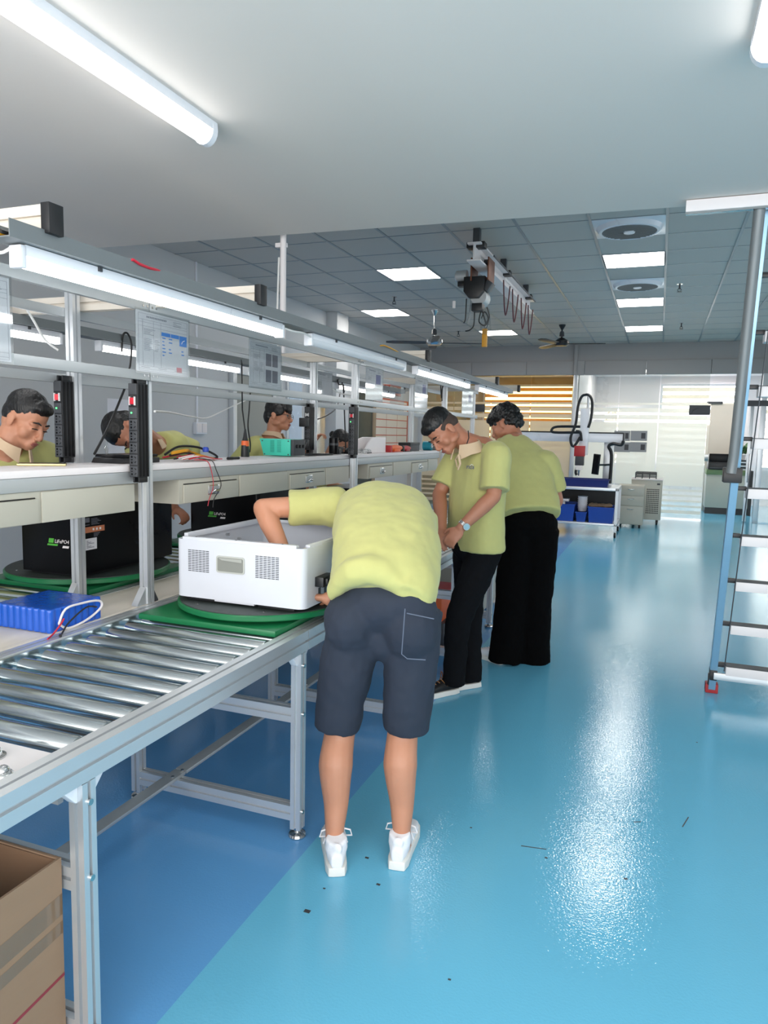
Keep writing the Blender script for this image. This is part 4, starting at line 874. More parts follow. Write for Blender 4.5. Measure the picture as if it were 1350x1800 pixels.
# black battery cases
def black_case(lb, x0,x1,y0,y1,z0,z1, full=True):
    t = thing('battery_case', lb, 'battery case', ((x0+x1)/2,(y0+y1)/2,z0), 'black battery cases')
    o_=rrect(x0,x1,y0,y1,.022); b=obj('body', MB().prism(o_,'z',z0+.012,z1), M['black_g'], t, ang=35)
    obj('base', MB().box(x0+.03,x1-.03,y0+.03,y1-.03,z0,z0+.012), M['black'], t, smooth=False)
    yf=y0-.0008; px=lambda u: x0+u*(x1-x0)
    if 'gp' not in M: M['gp']=pm('green_print',(80,170,60),.4)
    gm=M['gp']; lx=px(.50) if full else px(.30); lz=z0+.148
    obj('logo_mark', MB().prism([(lx,lz+.017),(lx+.028,lz+.017),(lx+.024,lz-.003),(lx-.004,lz-.003)],'y',yf,y0), gm, b, smooth=False)
    obj('logo_bar', MB().prism([(lx-.008,lz-.007),(lx+.05,lz-.007),(lx+.046,lz-.015),(lx-.012,lz-.015)],'y',yf,y0), gm, b, smooth=False)
    text('logo_text','LiFePO4',.023,M['lam'],b,FACE_MY,(lx+.031,yf,lz-.002),.0006,shear=.15)
    obj('logo_tag', MB().prism([(lx+.078,lz-.012),(lx+.112,lz-.012),(lx+.108,lz-.022),(lx+.074,lz-.022)],'y',yf,y0), M['lam'], b, smooth=False)
    if full:
        xf=x1+.0008; ya=lambda x_: at(x_,950,X=x1).y; sb=lambda m_,u0,u1,v0,v1: m_.box(x1,xf,u0,u1,v0,v1)
        q0=ya(146); zt=lambda x_,y_: at(x_,y_,X=x1).z
        obj('orange_label', sb(MB(),q0,ya(184),zt(165,935),zt(165,925)), pm('copper_label',(196,120,84),.5), b, smooth=False)
        for k_ in range(3): obj('label_mark', MB().box(xf,xf+.0003,ya(163+6*k_),ya(166+6*k_),zt(165,932),zt(165,928)), M['lam'], b, smooth=False)
        obj('print_block', sb(sb(MB(),q0+.01,ya(158),zt(150,919),zt(150,911)),q0+.01,ya(158),zt(150,924),zt(150,923)), M['ink'], b, smooth=False)['kind']='stuff'
        m_=MB()
        for k_ in range(5): sb(m_,ya(161),ya(172+3*(k_%3)),zt(165,912+2.4*k_),zt(165,911+2.4*k_))
        for k_ in range(3): sb(m_,ya(165),ya(176-2*k_),zt(165,938+2.4*k_),zt(165,937+2.4*k_))
        obj('print_lines', m_, M['ink'], b, smooth=False)['kind']='stuff'
        q=obj('spec_label', sb(MB(),ya(150),ya(170),zt(160,966),zt(160,946)), M['paper'], b, smooth=False)
        m_=MB()
        for k_ in range(6): m_.box(xf,xf+.0004,ya(152),ya(155+5*((k_*7)%3)),zt(160,951+2.3*k_),zt(160,950+2.3*k_))
        obj('print_lines', m_, M['ink'], q, smooth=False)['kind']='stuff'
    return t
black_case('nearest black battery case with green lettering, left of the first post', -2.64,-2.30,2.38,3.02,.8295,1.145)
black_case('second black battery case with green lettering, behind the white case', -2.64,-2.16,3.62,4.24,.8295,1.145,False)
black_case('third black battery case under the shelf near the cartons', -2.60,-2.24,5.35,5.85,.769,1.03,False)
# blue wrapped battery pack with wires
bp = thing('battery_pack','blue shrink-wrapped battery pack with loose wires on the cream board','battery',(-2.07,1.96,.769))
mb=MB(); bx0,bx1,by0,by1 = -2.172,-1.912,1.835,2.085
for i in range(9):
    for j in range(8): mb.cyl((bx0+.014+i*.029,by0+.0155+j*.031,.771),(bx0+.014+i*.029,by0+.0155+j*.031,.853),.0155,10)
mb.box(bx0+.006,bx1-.006,by0+.006,by1-.006,.769,.854)
fuse('wrap', mb, M['blue_w'], bp, .004, 5)
loop=[Vector((bx1+.004,1.87,.800)),Vector((bx1+.006,1.90,.846)),Vector((bx1+.006,1.98,.85)),Vector((bx1+.006,2.06,.842)),Vector((bx1+.006,2.07,.815)),Vector((bx1+.006,2.0,.785)),Vector((bx1+.006,1.91,.775)),Vector((bx1+.004,1.87,.800))]
obj('silicone_bead', MB().tube(crv(loop,[.006]*8,4)[0],.0042,8), M['lam'], bp)
obj('black_lead', MB().tube(crv([(bx1+.004,2.05,.82),(bx1+.02,1.98,.835),(bx1+.02,1.90,.80),(bx1+.03,1.86,.775),(bx1+.05,1.83,.7745)],[1]*5)[0],.003,7), M['cable_b'], bp)
rd=obj('red_lead', MB().tube(crv([(bx1+.012,1.885,.815),(bx1+.02,1.86,.80),(bx1+.028,1.82,.779),(bx1+.045,1.78,.7745)],[1]*4)[0],.003,7), M['wred'], bp)
obj('plug', MB().tube([(bx1+.05,1.83,.7765),(bx1+.06,1.82,.7765)],.005,8), M['black'], bp)
# cardboard carton under the conveyor
cb = thing('cardboard_box','open brown cardboard box with clear tape, bottom left corner','box',(-1.42,.94,0))
x0,x1,y0,y1,h = -1.64,-1.198,.72,1.162,.52; w_=.006
for nm,b in (('side',(x0,x1,y0,y0+w_)),('side',(x0,x1,y1-w_,y1)),('side',(x0,x0+w_,y0+w_,y1-w_)),('side',(x1-w_,x1,y0+w_,y1-w_))):
    obj(nm, MB().box(b[0],b[1],b[2],b[3],.0,h), M['card'], cb, smooth=False)
obj('bottom', MB().box(x0+w_,x1-w_,y0+w_,y1-w_,0,.008), M['card_in'], cb, smooth=False)
obj('liner', MB().box(x0+w_,x1-w_,y1-w_-.003,y1-w_,.01,h-.004).box(x0+w_,x0+w_+.003,y0+w_,y1-w_,.01,h-.004).box(x1-w_-.003,x1-w_,y0+w_,y1-w_,.01,h-.004), M['card_in'], cb, smooth=False)
for z,zz,wd in ((.40,.385,.05),(.335,.32,.03)):
    obj('tape', MB().add([(x1+.0008,y0,z-.0),(x1+.0008,y1,z+.035),(x1+.0008,y1,z+.035-wd),(x1+.0008,y0,z-wd),(x1,y0,z),(x1,y1,z+.035),(x1,y1,z+.035-wd),(x1,y0,z-wd)],[(0,3,2,1),(4,5,6,7),(0,1,5,4),(1,2,6,5),(2,3,7,6),(3,0,4,7)]), M['tape'], cb, smooth=False)
obj('print_stripe', MB().add([(x1+.0006,y0,.205),(x1+.0006,y1,.243),(x1+.0006,y1,.235),(x1+.0006,y0,.197)],[(0,1,2,3)]), pm('maroon_stripe',(140,50,60),.7), cb, smooth=False)
# ------------------------------------------------------------------ documents in clear sleeves
def doc(lb, x, ya,yb,za,zb, style=0, mat=None):
    t = thing('document_sleeve', lb, 'document', (x,(ya+yb)/2,za), 'documents in sleeves on the rack'); w_=yb-ya; h=zb-za
    obj('sleeve', MB().box(x+.0012,x+.0026,ya,yb,za,zb), M['sleeve'], t, smooth=False)
    if style==9: return t
    pg = obj('page', MB().box(x,x+.001,ya+.008,yb-.008,za+.008,zb-.008), M['paper'], t, smooth=False)
    Yq=lambda u: ya+u*w_; Zq=lambda v: za+v*h; X0,X1=x+.0009,x+.0013; ink=MB()
    def hl(u0,u1,v,th=.003): ink.box(X0,X1,Yq(u0),Yq(u1),Zq(v)-th*h/2,Zq(v)+th*h/2)
    def vl(u,v0,v1,th=.003): ink.box(X0,X1,Yq(u)-th*w_/2,Yq(u)+th*w_/2,Zq(v0),Zq(v1))
    rnd=random.Random(style+int(ya*100))
    for v in (.93,.84,.80,.74,.13,.08,.05): hl(.06,.95,v)
    for u,a,b in ((.06,.05,.93),(.95,.05,.93),(.13,.13,.84),(.32,.13,.84),(.45,.13,.84)): vl(u,a,b)
    k=0; u=.2
    while u<.55: ink.box(X0,X1,Yq(u),Yq(u+.018),Zq(.875),Zq(.903)); u+=.028
    for i in range(9):
        v=.55-.022*i; hl(.15,.15+rnd.uniform(.08,.16),v,.006)
        hl(.335,.335+rnd.uniform(.05,.1),v,.006)
    for i in range(5): hl(.15,.15+rnd.uniform(.1,.2),.70-.02*i,.006)
    for i in range(4): hl(.68,.72+rnd.uniform(0,.18),.90-.022*i,.006)
    for i in range(3): hl(.10+.3*i,.10+.3*i+.15,.105,.006)
    o=obj('print', ink, M['ink'], pg, smooth=False); o['kind']='stuff'
    if style==1:
        for u0,u1,v0,v1 in ((.46,.625,.64,.70),(.635,.79,.64,.70),(.80,.94,.53,.70)): obj('blue_block', MB().box(X0,X1+.0001,Yq(u0),Yq(u1),Zq(v0),Zq(v1)), M['inkb'], pg, smooth=False)
        b=MB()
        for i in range(6):
            for j in range(4):
                if rnd.random()<.75 and not (j==2 and i<3): b.box(X0,X1,Yq(.475+j*.12),Yq(.51+j*.12+rnd.uniform(0,.03)),Zq(.60-.055*i),Zq(.618-.055*i))
        obj('blue_print', b, M['inkb'], pg, smooth=False)['kind']='stuff'
        b=MB(); b.tube([(X1+.0003,Yq(.84),Zq(.57)),(X1+.0003,Yq(.855),Zq(.61)),(X1+.0003,Yq(.90),Zq(.635))],.0012,6); obj('curve_mark', b, M['lam'], pg)
        obj('stamp', MB().box(X0,X1,Yq(.74),Yq(.84),Zq(.09),Zq(.17)), M['inkr'], pg, smooth=False)
    if style==2:
        for u0,v0 in ((.50,.50),(.70,.50),(.50,.16),(.70,.16)): obj('photo', MB().box(X0,X1+.0001,Yq(u0),Yq(u0+.17),Zq(v0),Zq(v0+.26)), pm('printed_photo',(92,94,108),.5,var=.35,scale=60), pg, smooth=False)
    if style==3: obj('photo', MB().box(X0,X1+.0001,Yq(.58),Yq(.85),Zq(.52),Zq(.80)), pm('printed_photo_blue',(86,92,140),.5,var=.2,scale=40), pg, smooth=False)
    return t
XD=-1.8745
doc('large document sheet with blue blocks hung on the rack beside the nearest post',XD,2.24,2.578,1.690,1.935,1)
doc('document sheet with four dark photos hung on the rack',XD,3.045,3.37,1.688,1.925,2)
doc('document sheet cut off by the left picture edge',XD,1.36,1.688,1.665,1.93,0)
doc('document sleeve with one blue photo beside the second post',XD,4.52,4.85,1.70,1.935,3)
doc('wavy shiny document sleeve above the bowed man\'s head',XD,5.57,5.91,1.69,1.945,3)
doc('faint document sleeve on the rear rail beside the second rear post',-2.295,4.62,4.90,1.66,1.92,0)
doc('shiny document sleeve on the rear rail near the red sign',-2.295,6.12,6.5,1.68,1.95,9)
doc('narrow shiny sleeve on the rear rail behind the bowed man\'s head',-2.295,6.75,7.2,1.68,1.95,9)
doc('last document sleeve at the far end of the rack',XD,7.05,7.5,1.69,1.95,3)
# ------------------------------------------------------------------ things on the raised shelf
ZT=1.3335
def on(x,X=-2.06): return at(x,800,X=X).y
ph=thing('smartphone','gold smartphone lying flat on the raised shelf in front of the leftmost worker','phone',(-2.14,2.02,ZT)); 
B_=Rz(.72); obj('body', MB().obox((-2.15,2.05,ZT+.0045),(.165,.075,.009),B_), pm('gold_metal',(206,190,140),.3,.6), ph, bevel=.003); obj('screen', MB().obox((-2.15,2.05,ZT+.0093),(.158,.068,.0008),B_), M['black_g'], ph, smooth=False)
lt=thing('tilted_device','flat black device with a folded stand left of the nearest power strip','device',(-2.12,2.47,ZT))
obj('base', MB().prism([(2.36,ZT),(2.60,ZT),(2.60,ZT+.022),(2.375,ZT+.022)],'x',-2.21,-2.05), M['black'], lt, bevel=.003)
obj('lid', MB().prism([(2.38,ZT+.024),(2.60,ZT+.024),(2.60,ZT+.036),(2.39,ZT+.036)],'x',-2.21,-2.06), M['black_g'], lt, bevel=.003)
obj('ring', MB().tube([(-2.15,2.385,ZT+.036),(-2.15,2.375,ZT+.06),(-2.15,2.385,ZT+.072),(-2.15,2.392,ZT+.06),(-2.15,2.388,ZT+.036)],.0015,6), M['steel'], lt)
wb=thing('wire_bundle','tangled bundle of red, black and yellow leads on the shelf','wires',(-2.06,2.88,ZT))
r9=random.Random(5)
for nm,m_,n_,z_,rr in (('white_lead',M['lam'],5,.012,.0028),('red_lead',M['wred'],5,.012,.0026),('black_lead',M['cable_b'],5,.02,.0035),('yellow_sleeve',M['yellow'],3,.030,.006)):
    for k_ in range(n_):
        a=r9.uniform(-2.13,-2.0); y_=2.72+r9.uniform(-.02,.03); z_k=ZT+.004+z_*r9.uniform(.3,1.2)
        obj(nm, MB().tube(crv([(a,y_,z_k),(a+.02,y_+.08,z_k+.012),(a-.01+r9.uniform(-.02,.03),y_+.17,z_k),(a+.01,y_+.22+r9.uniform(0,.06),ZT+.006)],[1]*4)[0],rr,7), m_, wb)
obj('blue_knob', MB().lathe([(.001,0),(.013,0),(.015,.006),(.015,.018),(.010,.024),(.001,.024)],(-2.04,2.93,ZT+.04),14), pm('blue_plastic',(40,70,170),.4), wb)
obj('cable_loop', MB().tube(crv([(-2.1,2.70,ZT+.03),(-2.1,2.8,ZT+.065),(-2.08,2.92,ZT+.062),(-2.06,3.02,ZT+.03),(-2.05,3.04,ZT+.010),(-2.06,2.98,ZT+.008)],[1]*6)[0],.0055,8), M['cable_b'], wb)
for nm,m_,dx,z_ in (('hanging_red_lead',M['wred'],0,1.13),('hanging_black_lead',M['cable_b'],.04,1.12)):
    obj(nm, MB().tube(crv([(-2.0,2.78+dx,ZT+.008),(-1.945,2.80+dx,ZT+.004),(-1.934,2.82+dx,ZT-.04),(-1.93,2.83+dx*1.6,1.22),(-1.932,2.80+dx,1.16),(-1.933,2.79+dx,z_)],[1]*6)[0],.0018,6), m_, wb)
mk=tag(obj('marker', MB().tube([(-1.985,3.035,ZT+.008),(-1.985,3.08,ZT+.008)],.0075,10).tube([(-1.985,3.08,ZT+.008),(-1.985,3.135,ZT+.008)],.0068,10), M['black']),'short black marker lying right of the wire bundle','marker')
tb=thing('teal_instrument','teal metal instrument box with vent slots on the shelf','instrument',(-2.12,3.85,ZT)); ty=3.74; xa,xb=at(456,790,Y=ty).x,at(510,790,Y=ty).x
tbx=obj('housing', MB().prism([(xa,ZT+.103),(xb,ZT+.101),(xb,ZT+.004),(xa+.028,ZT+.004)],'y',ty,ty+.16), M['teal'], tb, bevel=.003)
mb=MB(); tw=xb-xa
for c_ in range(2):
    for r_ in range(10): mb.box(xa+tw*(.36+.22*c_),xa+tw*(.49+.22*c_),ty-.0008,ty-.0003,ZT+.025+r_*.0072,ZT+.0275+r_*.0072)
obj('vent_slots', mb, pm('dark_teal',(30,120,104),.5), tbx, smooth=False)['kind']='stuff'
for xx,zz in ((xa+.02,ZT+.09),(xb-.012,ZT+.09),(xa+.036,ZT+.012),(xb-.012,ZT+.012)): obj('screw', MB().cyl((xx,ty,zz),(xx,ty-.003,zz),.004,8), M['dgrey'], tbx)
obj('front_panel', MB().box(xb,xb+.02,ty+.006,ty+.154,ZT+.006,ZT+.10), M['dgrey'], tb, bevel=.002)
for yy in (ty+.04,ty+.08,ty+.12): obj('knob', MB().cyl((xb+.02,yy,ZT+.06),(xb+.032,yy,ZT+.06),.01,12), M['black'], tb)
obj('power_cord', MB().tube(crv([(xb+.01,ty-.0+.16,ZT+.02),(-2.02,ty+.2,ZT+.005),(-1.985,ty+.32,ZT+.005),(-2.0,ty+.55,ZT+.005),(-2.06,ty+.5,ZT+.005),(-2.14,ty+.35,ZT+.006)],[1]*6)[0],.0045,8), M['cable_b'], tb)
wt_=thing('hanging_controller','black and amber hand controller hanging on a cable above the shelf','controller',(-2.2,3.42,ZT+.01)); cpt=at(431,792,X=-2.18)
obj('grip', MB().tube([cpt+Vector((0,0,-.055)),cpt+Vector((0,0,-.03)),cpt+Vector((0,0,.03))],[(.02,.026),(.023,.028),(.02,.026)],12), M['black'], wt_); obj('amber_band', MB().tube([cpt+Vector((0,0,.025)),cpt+Vector((0,0,.055))],[(.021,.025),(.020,.024)],12), M['orange'], wt_); obj('cap', MB().tube([cpt+Vector((0,0,.055)),cpt+Vector((0,0,.075)),cpt+Vector((0,0,.12))],[.018,.012,.005],12), M['black'], wt_)
obj('cable', MB().tube([cpt+Vector((0,0,.11)),at(426,720,X=-2.18),at(425,640,X=-2.3),at(424,633,X=-2.5)],.004,8), M['cable_b'], wt_)
# adapters, cable pile, bottle, mouse and the tools farther along
ad=thing('power_adapter','black power adapters plugged into the rear strip beside the glasses-wearing worker','adapter',(-2.25,4.40,1.36))
for z_,dx in ((1.545,-.022),(1.40,-.02)): obj('block', MB().box(-2.285+dx*.3,-2.235,4.365,4.413,z_-.03,z_+.03), M['black'], ad, bevel=.004)
obj('lead', MB().tube(crv([(-2.26,4.39,1.40),(-2.2,4.30,1.41),(-2.14,4.15,1.37),(-2.10,4.0,1.34)],[1]*4)[0],.004,8), M['cable_b'], ad)
cp=thing('cable_pile','coiled black cable heap on the shelf below the adapters','cable',(-2.12,4.55,ZT)); pts=[]
for k_ in range(40): a=k_*.75; pts.append((-2.12+.035*math.cos(a)*(1+.2*math.sin(k_)),4.62+.06*math.sin(a)*(1+.25*math.cos(k_*1.7)),ZT+.005+.0011*k_))
obj('coil', MB().tube(crv(pts,[1]*40,2)[0],.0045,7), M['cable_b'], cp); obj('plug', MB().box(-2.09,-2.05,4.50,4.54,ZT,ZT+.035), M['black'], cp, bevel=.004)
yb_=on(580); bt=thing('black_tumbler','black cylindrical tumbler on the shelf in front of the worker with a bun','tumbler',(-2.08,yb_+.1,ZT))
obj('body', MB().lathe([(.001,0),(.030,0),(.032,.01),(.033,.10),(.031,.112),(.001,.112)],(-2.08,yb_+.1,ZT),20), M['black_g'], bt); obj('band', MB().lathe([(.0335,.06),(.0335,.075),(.0325,.075),(.0325,.06)],(-2.08,yb_+.1,ZT),20,ring=True), M['dgrey'], bt)
ms=obj('computer_mouse', MB().ell((-2.06,on(606)+.08,ZT+.018),(.032,.05,.026),16,10).box(-2.09,-2.03,on(606)+.04,on(606)+.12,ZT,ZT+.012), M['black']); tag(ms,'dark rounded mouse-like device on the shelf by the second front post','mouse')
wbk=thing('white_bracket','white plastic angle bracket with a sloped side on the shelf','bracket',(-2.08,5.0,ZT)); ya,yb=on(640,-2.02),on(678,-2.02)
obj('cheek', MB().prism([(ya,ZT),(yb,ZT),(yb,ZT+.118),(ya+.22,ZT+.118),(ya+.14,ZT+.105),(ya,ZT+.02)],'x',-2.03,-2.022), M['lam'], wbk, bevel=.002); obj('cheek', MB().prism([(ya,ZT),(yb,ZT),(yb,ZT+.118),(ya+.22,ZT+.118),(ya+.14,ZT+.105),(ya,ZT+.02)],'x',-2.13,-2.122), M['lam'], wbk, bevel=.002); obj('web', MB().box(-2.122,-2.03,yb-.006,yb,ZT,ZT+.118), M['lam'], wbk, smooth=False); obj('floor_plate', MB().box(-2.122,-2.03,ya,yb,ZT,ZT+.005), M['lam'], wbk, smooth=False)
sc=thing('scrap_bag','crumpled clear bag with small black screws beside the white bracket','bag',(-2.0,ya-.05,ZT)); mb=MB()
for k_ in range(9): mb.ell((-2.0+r9.uniform(-.03,.03),ya-.08+r9.uniform(-.05,.06),ZT+.012+r9.uniform(0,.015)),(.03,.035,.012))
fuse('bag', mb, M['sleeve'], sc, .006, 2, (.02,.03)); obj('screw', MB().tube([(-1.985,ya-.02,ZT+.004),(-1.975,ya+.03,ZT+.006)],.004,8), M['black'], sc)
def tool(nm,lb,cat,xa,xb,h,m1,m2,X=-2.02):
    ya,yb=on(xa,X),on(xb,X); t=thing(nm,lb,cat,(X,(ya+yb)/2,ZT)); mb=MB()
    mb.tube([(X,ya,ZT+h*.55),(X,ya+(yb-ya)*.6,ZT+h*.6),(X,yb,ZT+h*.55)],[(h*.38,.03),(h*.42,.034),(h*.3,.024)],12); mb.box(X-.03,X+.03,ya+(yb-ya)*.2,ya+(yb-ya)*.75,ZT+.003,ZT+h*.5)
    obj('body', mb, m1, t, bevel=.004); obj('guard', MB().box(X-.026,X+.026,ya-.03,ya+.005,ZT,ZT+h*.95), m2, t, bevel=.004); obj('base', MB().box(X-.034,X+.034,ya+(yb-ya)*.1,yb-(yb-ya)*.1,ZT,ZT+.006), m2, t, bevel=.002)
tool('orange_tool','orange and black hand tool on the shelf right of the white bracket','tool',684,703,.058,M['orange'],M['red'])
tool('red_tool','small red hand tool on the shelf beside the orange tool','tool',706,718,.05,M['red'],M['black'])
dk=thing('dark_box','dark grey box on the shelf behind the red tool','box',(-2.08,on(729),ZT)); obj('body', MB().box(-2.14,-2.03,on(721,-2.03),on(737,-2.03),ZT,ZT+.07), M['dgrey'], dk, bevel=.004); obj('lid', MB().box(-2.142,-2.028,on(721,-2.03)-.002,on(737,-2.03)+.002,ZT+.05,ZT+.074), M['black'], dk, bevel=.003)
tp=thing('teal_roll','teal roll with a clear core on the shelf near the bowed man\'s face','roll',(-2.03,on(746),ZT)); yq=on(746); obj('roll', MB().tube([(-2.07,yq,ZT+.043),(-1.99,yq,ZT+.043)],.043,20), M['tealtape'], tp); obj('core', MB().tube([(-2.075,yq,ZT+.043),(-1.985,yq,ZT+.043)],.02,16), M['lam'], tp); obj('cup', MB().lathe([(.001,0),(.022,0),(.026,.05),(.001,.05)],(-2.03,yq+.09,ZT),14), M['sleeve'], tp)
tag(obj('black_remote', MB().box(-2.06,-2.01,on(757,-2.02),on(770,-2.02),ZT,ZT+.03).box(-2.05,-2.02,on(760,-2.02),on(766,-2.02),ZT+.03,ZT+.04), M['black'], bevel=.004),'black remote-like box at the far end of the shelf','box')
# goods on the conveyor beside the standing man
def bin_(lb,x0,x1,y0,y1,z0,h,m,cat='bin',grp=None,nm='storage_bin'):
    t=thing(nm,lb,cat,((x0+x1)/2,(y0+y1)/2,z0),grp); w_=.006; f=.018
    o=[(x0+f,y0+f),(x1-f,y0+f),(x1-f,y1-f),(x0+f,y1-f)]; p=[(x0,y0),(x1,y0),(x1,y1),(x0,y1)]; q=[(x0+w_,y0+w_),(x1-w_,y0+w_),(x1-w_,y1-w_),(x0+w_,y1-w_)]; i=[(x0+f+w_,y0+f+w_),(x1-f-w_,y0+f+w_),(x1-f-w_,y1-f-w_),(x0+f+w_,y1-f-w_)]
    vs=[(u,v,z0) for u,v in o]+[(u,v,z0+h) for u,v in p]+[(u,v,z0+h) for u,v in q]+[(u,v,z0+.006) for u,v in i]; fs=[(0,3,2,1),(12,13,14,15)]
    for a in (0,4,8): fs+=[(a+k_,a+(k_+1)%4,a+4+(k_+1)%4,a+4+k_) for k_ in range(4)]
    obj('body', MB().add(vs,fs), m, t, smooth=False); e=.008
    obj('rim', MB().box(x0-e,x1+e,y0-e,y0,z0+h-.014,z0+h).box(x0-e,x1+e,y1,y1+e,z0+h-.014,z0+h).box(x0-e,x0,y0,y1,z0+h-.014,z0+h).box(x1,x1+e,y0,y1,z0+h-.014,z0+h), m, t, smooth=False)
    return t
M['bluebin']=pm('blue_bin_plastic',(24,72,168),.4,var=.06); M['navytray']=pm('navy_tray',(22,36,110),.45)
bin_('open blue tray on the conveyor left of the standing man',-1.78,-1.42,4.15,4.55,.768,.10,M['bluebin'])
tag(obj('white_carton', MB().box(-1.60,-1.40,3.78,4.02,.768,.86).box(-1.605,-1.395,3.775,4.025,.85,.868), M['lam'], bevel=.003),'small white carton on the conveyor beside the standing man\'s arm','carton')
tag(obj('red_folder', MB().box(-1.75,-1.45,4.62,4.9,.768,.80).box(-1.74,-1.46,4.63,4.89,.80,.806), M['red'], bevel=.003),'flat red box lying behind the blue tray on the conveyor','box')
bg_=thing('black_module','black electronic module in front of the standing man\'s hands','module',(-1.32,3.72,.768)); obj('body', MB().box(-1.45,-1.24,3.62,3.86,.769,.87), M['black'], bg_, bevel=.005); obj('terminal', MB().box(-1.30,-1.26,3.66,3.70,.87,.90), M['dgrey'], bg_, bevel=.003); obj('terminal', MB().box(-1.40,-1.36,3.66,3.70,.87,.90), M['red'], bg_, bevel=.003)
# goods on the far conveyor, glimpsed under the shelf
def carton(lb,x0,x1,y0,y1,z0,h):
    t=thing('carton',lb,'carton',((x0+x1)/2,(y0+y1)/2,z0)); obj('body', MB().box(x0,x1,y0,y1,z0,z0+h), M['card'], t, bevel=.003); obj('flap', MB().box(x0-.001,(x0+x1)/2-.002,y0-.001,y1+.001,z0+h,z0+h+.004), M['card'], t, smooth=False); obj('flap', MB().box((x0+x1)/2+.002,x1+.001,y0-.001,y1+.001,z0+h,z0+h+.004), M['card'], t, smooth=False)
carton('brown carton beneath the shelf behind the third black case',-2.62,-2.3,6.0,6.35,.769,.22)
bin_('small blue bin beneath the shelf, beyond the brown carton',-3.6,-3.3,7.1,7.5,.72,.16,M['bluebin']); 
st_=thing('side_stand','grey steel stand carrying the small blue bin behind the bench','stand',(-3.45,7.3,0)); obj('top', MB().box(-3.7,-3.2,6.98,7.62,.70,.72), M['steelgrey'], st_, bevel=.003)
for x_ in (-3.68,-3.24):
    for y_ in (7.0,7.58): obj('leg', MB().box(x_,x_+.03,y_,y_+.03,0,.70), M['alu'], st_, smooth=False)
tag(obj('maroon_pouch', MB().ell((-2.55,4.55,.80),(.10,.13,.035),16,10), M['red']),'maroon pouch on the far conveyor beyond the white case','pouch')
# under the bench by the standing man
ub=thing('grey_cabinet','low grey cabinet under the bench behind the standing man\'s legs','cabinet',(-1.6,6.0,0)); obj('body', MB().box(-1.64,-1.30,5.62,6.28,.02,.62), M['steelgrey'], ub, bevel=.004); obj('door', MB().box(-1.298,-1.288,5.66,6.24,.05,.58), M['steelgrey'], ub, bevel=.003); obj('knob', MB().cyl((-1.288,5.72,.36),(-1.268,5.72,.36),.012,10), M['steel'], ub)
oc=thing('orange_crate','orange crate under the bench seen between two workers','crate',(-1.5,4.95,0)); obj('body', MB().box(-1.63,-1.36,4.75,5.15,.17,.36), M['orange'], oc, bevel=.006); obj('plinth', MB().box(-1.65,-1.33,4.72,5.18,.0,.17), M['dgrey'], oc, bevel=.004); obj('lid', MB().box(-1.64,-1.35,4.74,5.16,.36,.375), M['red'], oc, bevel=.003)
# ------------------------------------------------------------------ left wall fittings
XL0=XL
def wy(x,X=XL): return at(x,700,X=X).y
def wz(x,y,X=XL): return at(x,y,X=X).z
y0,y1=wy(408),wy(472)
d1=struct('door_1', MB().box(XL,XL+.05,y0,y1,0,2.15), pm('grey_steel_door',(146,148,142),.5,var=.03), bevel=.004); obj('door_handle', MB().box(XL+.05,XL+.065,y0+.10,y0+.13,1.05,1.22), M['steel'], d1, bevel=.003)
obj('door_frame', MB().box(XL,XL+.07,y0-.08,y0,0,2.25).box(XL,XL+.07,y1,y1+.08,0,2.25).box(XL,XL+.07,y0,y1,2.15,2.25), M['alu'], d1, bevel=.003)
y0,y1=wy(572),wy(592); struct('wall_column', MB().box(XL,XL+.18,y0,y1,0,ZC), M['wall'], bevel=.005)
y0,y1=wy(545),wy(560); struct('trim_2', MB().box(XL,XL+.12,y0,y1,0,2.35), M['steel'], bevel=.01)
y0,y1=wy(505),wy(530); w6=struct('window_6', MB().box(XL,XL+.03,y0-.05,y1+.0,0,2.3), M['alu'], bevel=.004); obj('pane', MB().box(XL+.03,XL+.036,y0,y1-.05,.1,2.2), pm('pale_frosted_pane',(190,206,222),.25), w6, smooth=False)
y0,y1=wy(622),wy(652); d2=struct('door_2', MB().box(XL,XL+.04,y0,y1,0,2.2), pm('dark_green_door',(58,66,62),.5), bevel=.004); obj('door_frame', MB().box(XL,XL+.06,y1,y1+.12,0,2.3), pm('tan_frame',(150,130,108),.6), d2, bevel=.004); obj('door_handle', MB().box(XL+.04,XL+.055,y1-.16,y1-.13,1.0,1.15), M['steel'], d2, bevel=.003)
# conduit and socket box
py=at(345,740,X=XL).y; struct('trim_3', MB().box(XL,XL+.018,py-.012,py+.012,wz(345,742),ZC), M['white'], bevel=.003)
so_=thing('wall_socket','white double wall socket at the end of a vertical conduit','socket',(XL+.02,py,wz(345,758))); z1_=wz(345,742); obj('box', MB().box(XL,XL+.045,py-.06,py+.14,z1_-.13,z1_), M['white'], so_, bevel=.004)
for k_ in range(2): obj('socket_plate', MB().box(XL+.045,XL+.05,py-.05+.095*k_,py+.035+.095*k_,z1_-.115,z1_-.015), M['lam'], so_, bevel=.003)
p_=at(206,790,X=XL); tag(obj('wall_notice', MB().box(XL,XL+.002,p_.y-.12,p_.y+.25,1.15,1.75).box(XL+.002,XL+.003,p_.y-.08,p_.y+.2,1.3,1.32), M['paper'], smooth=False),'faint white notice sheet on the wall behind the hunched worker','notice')
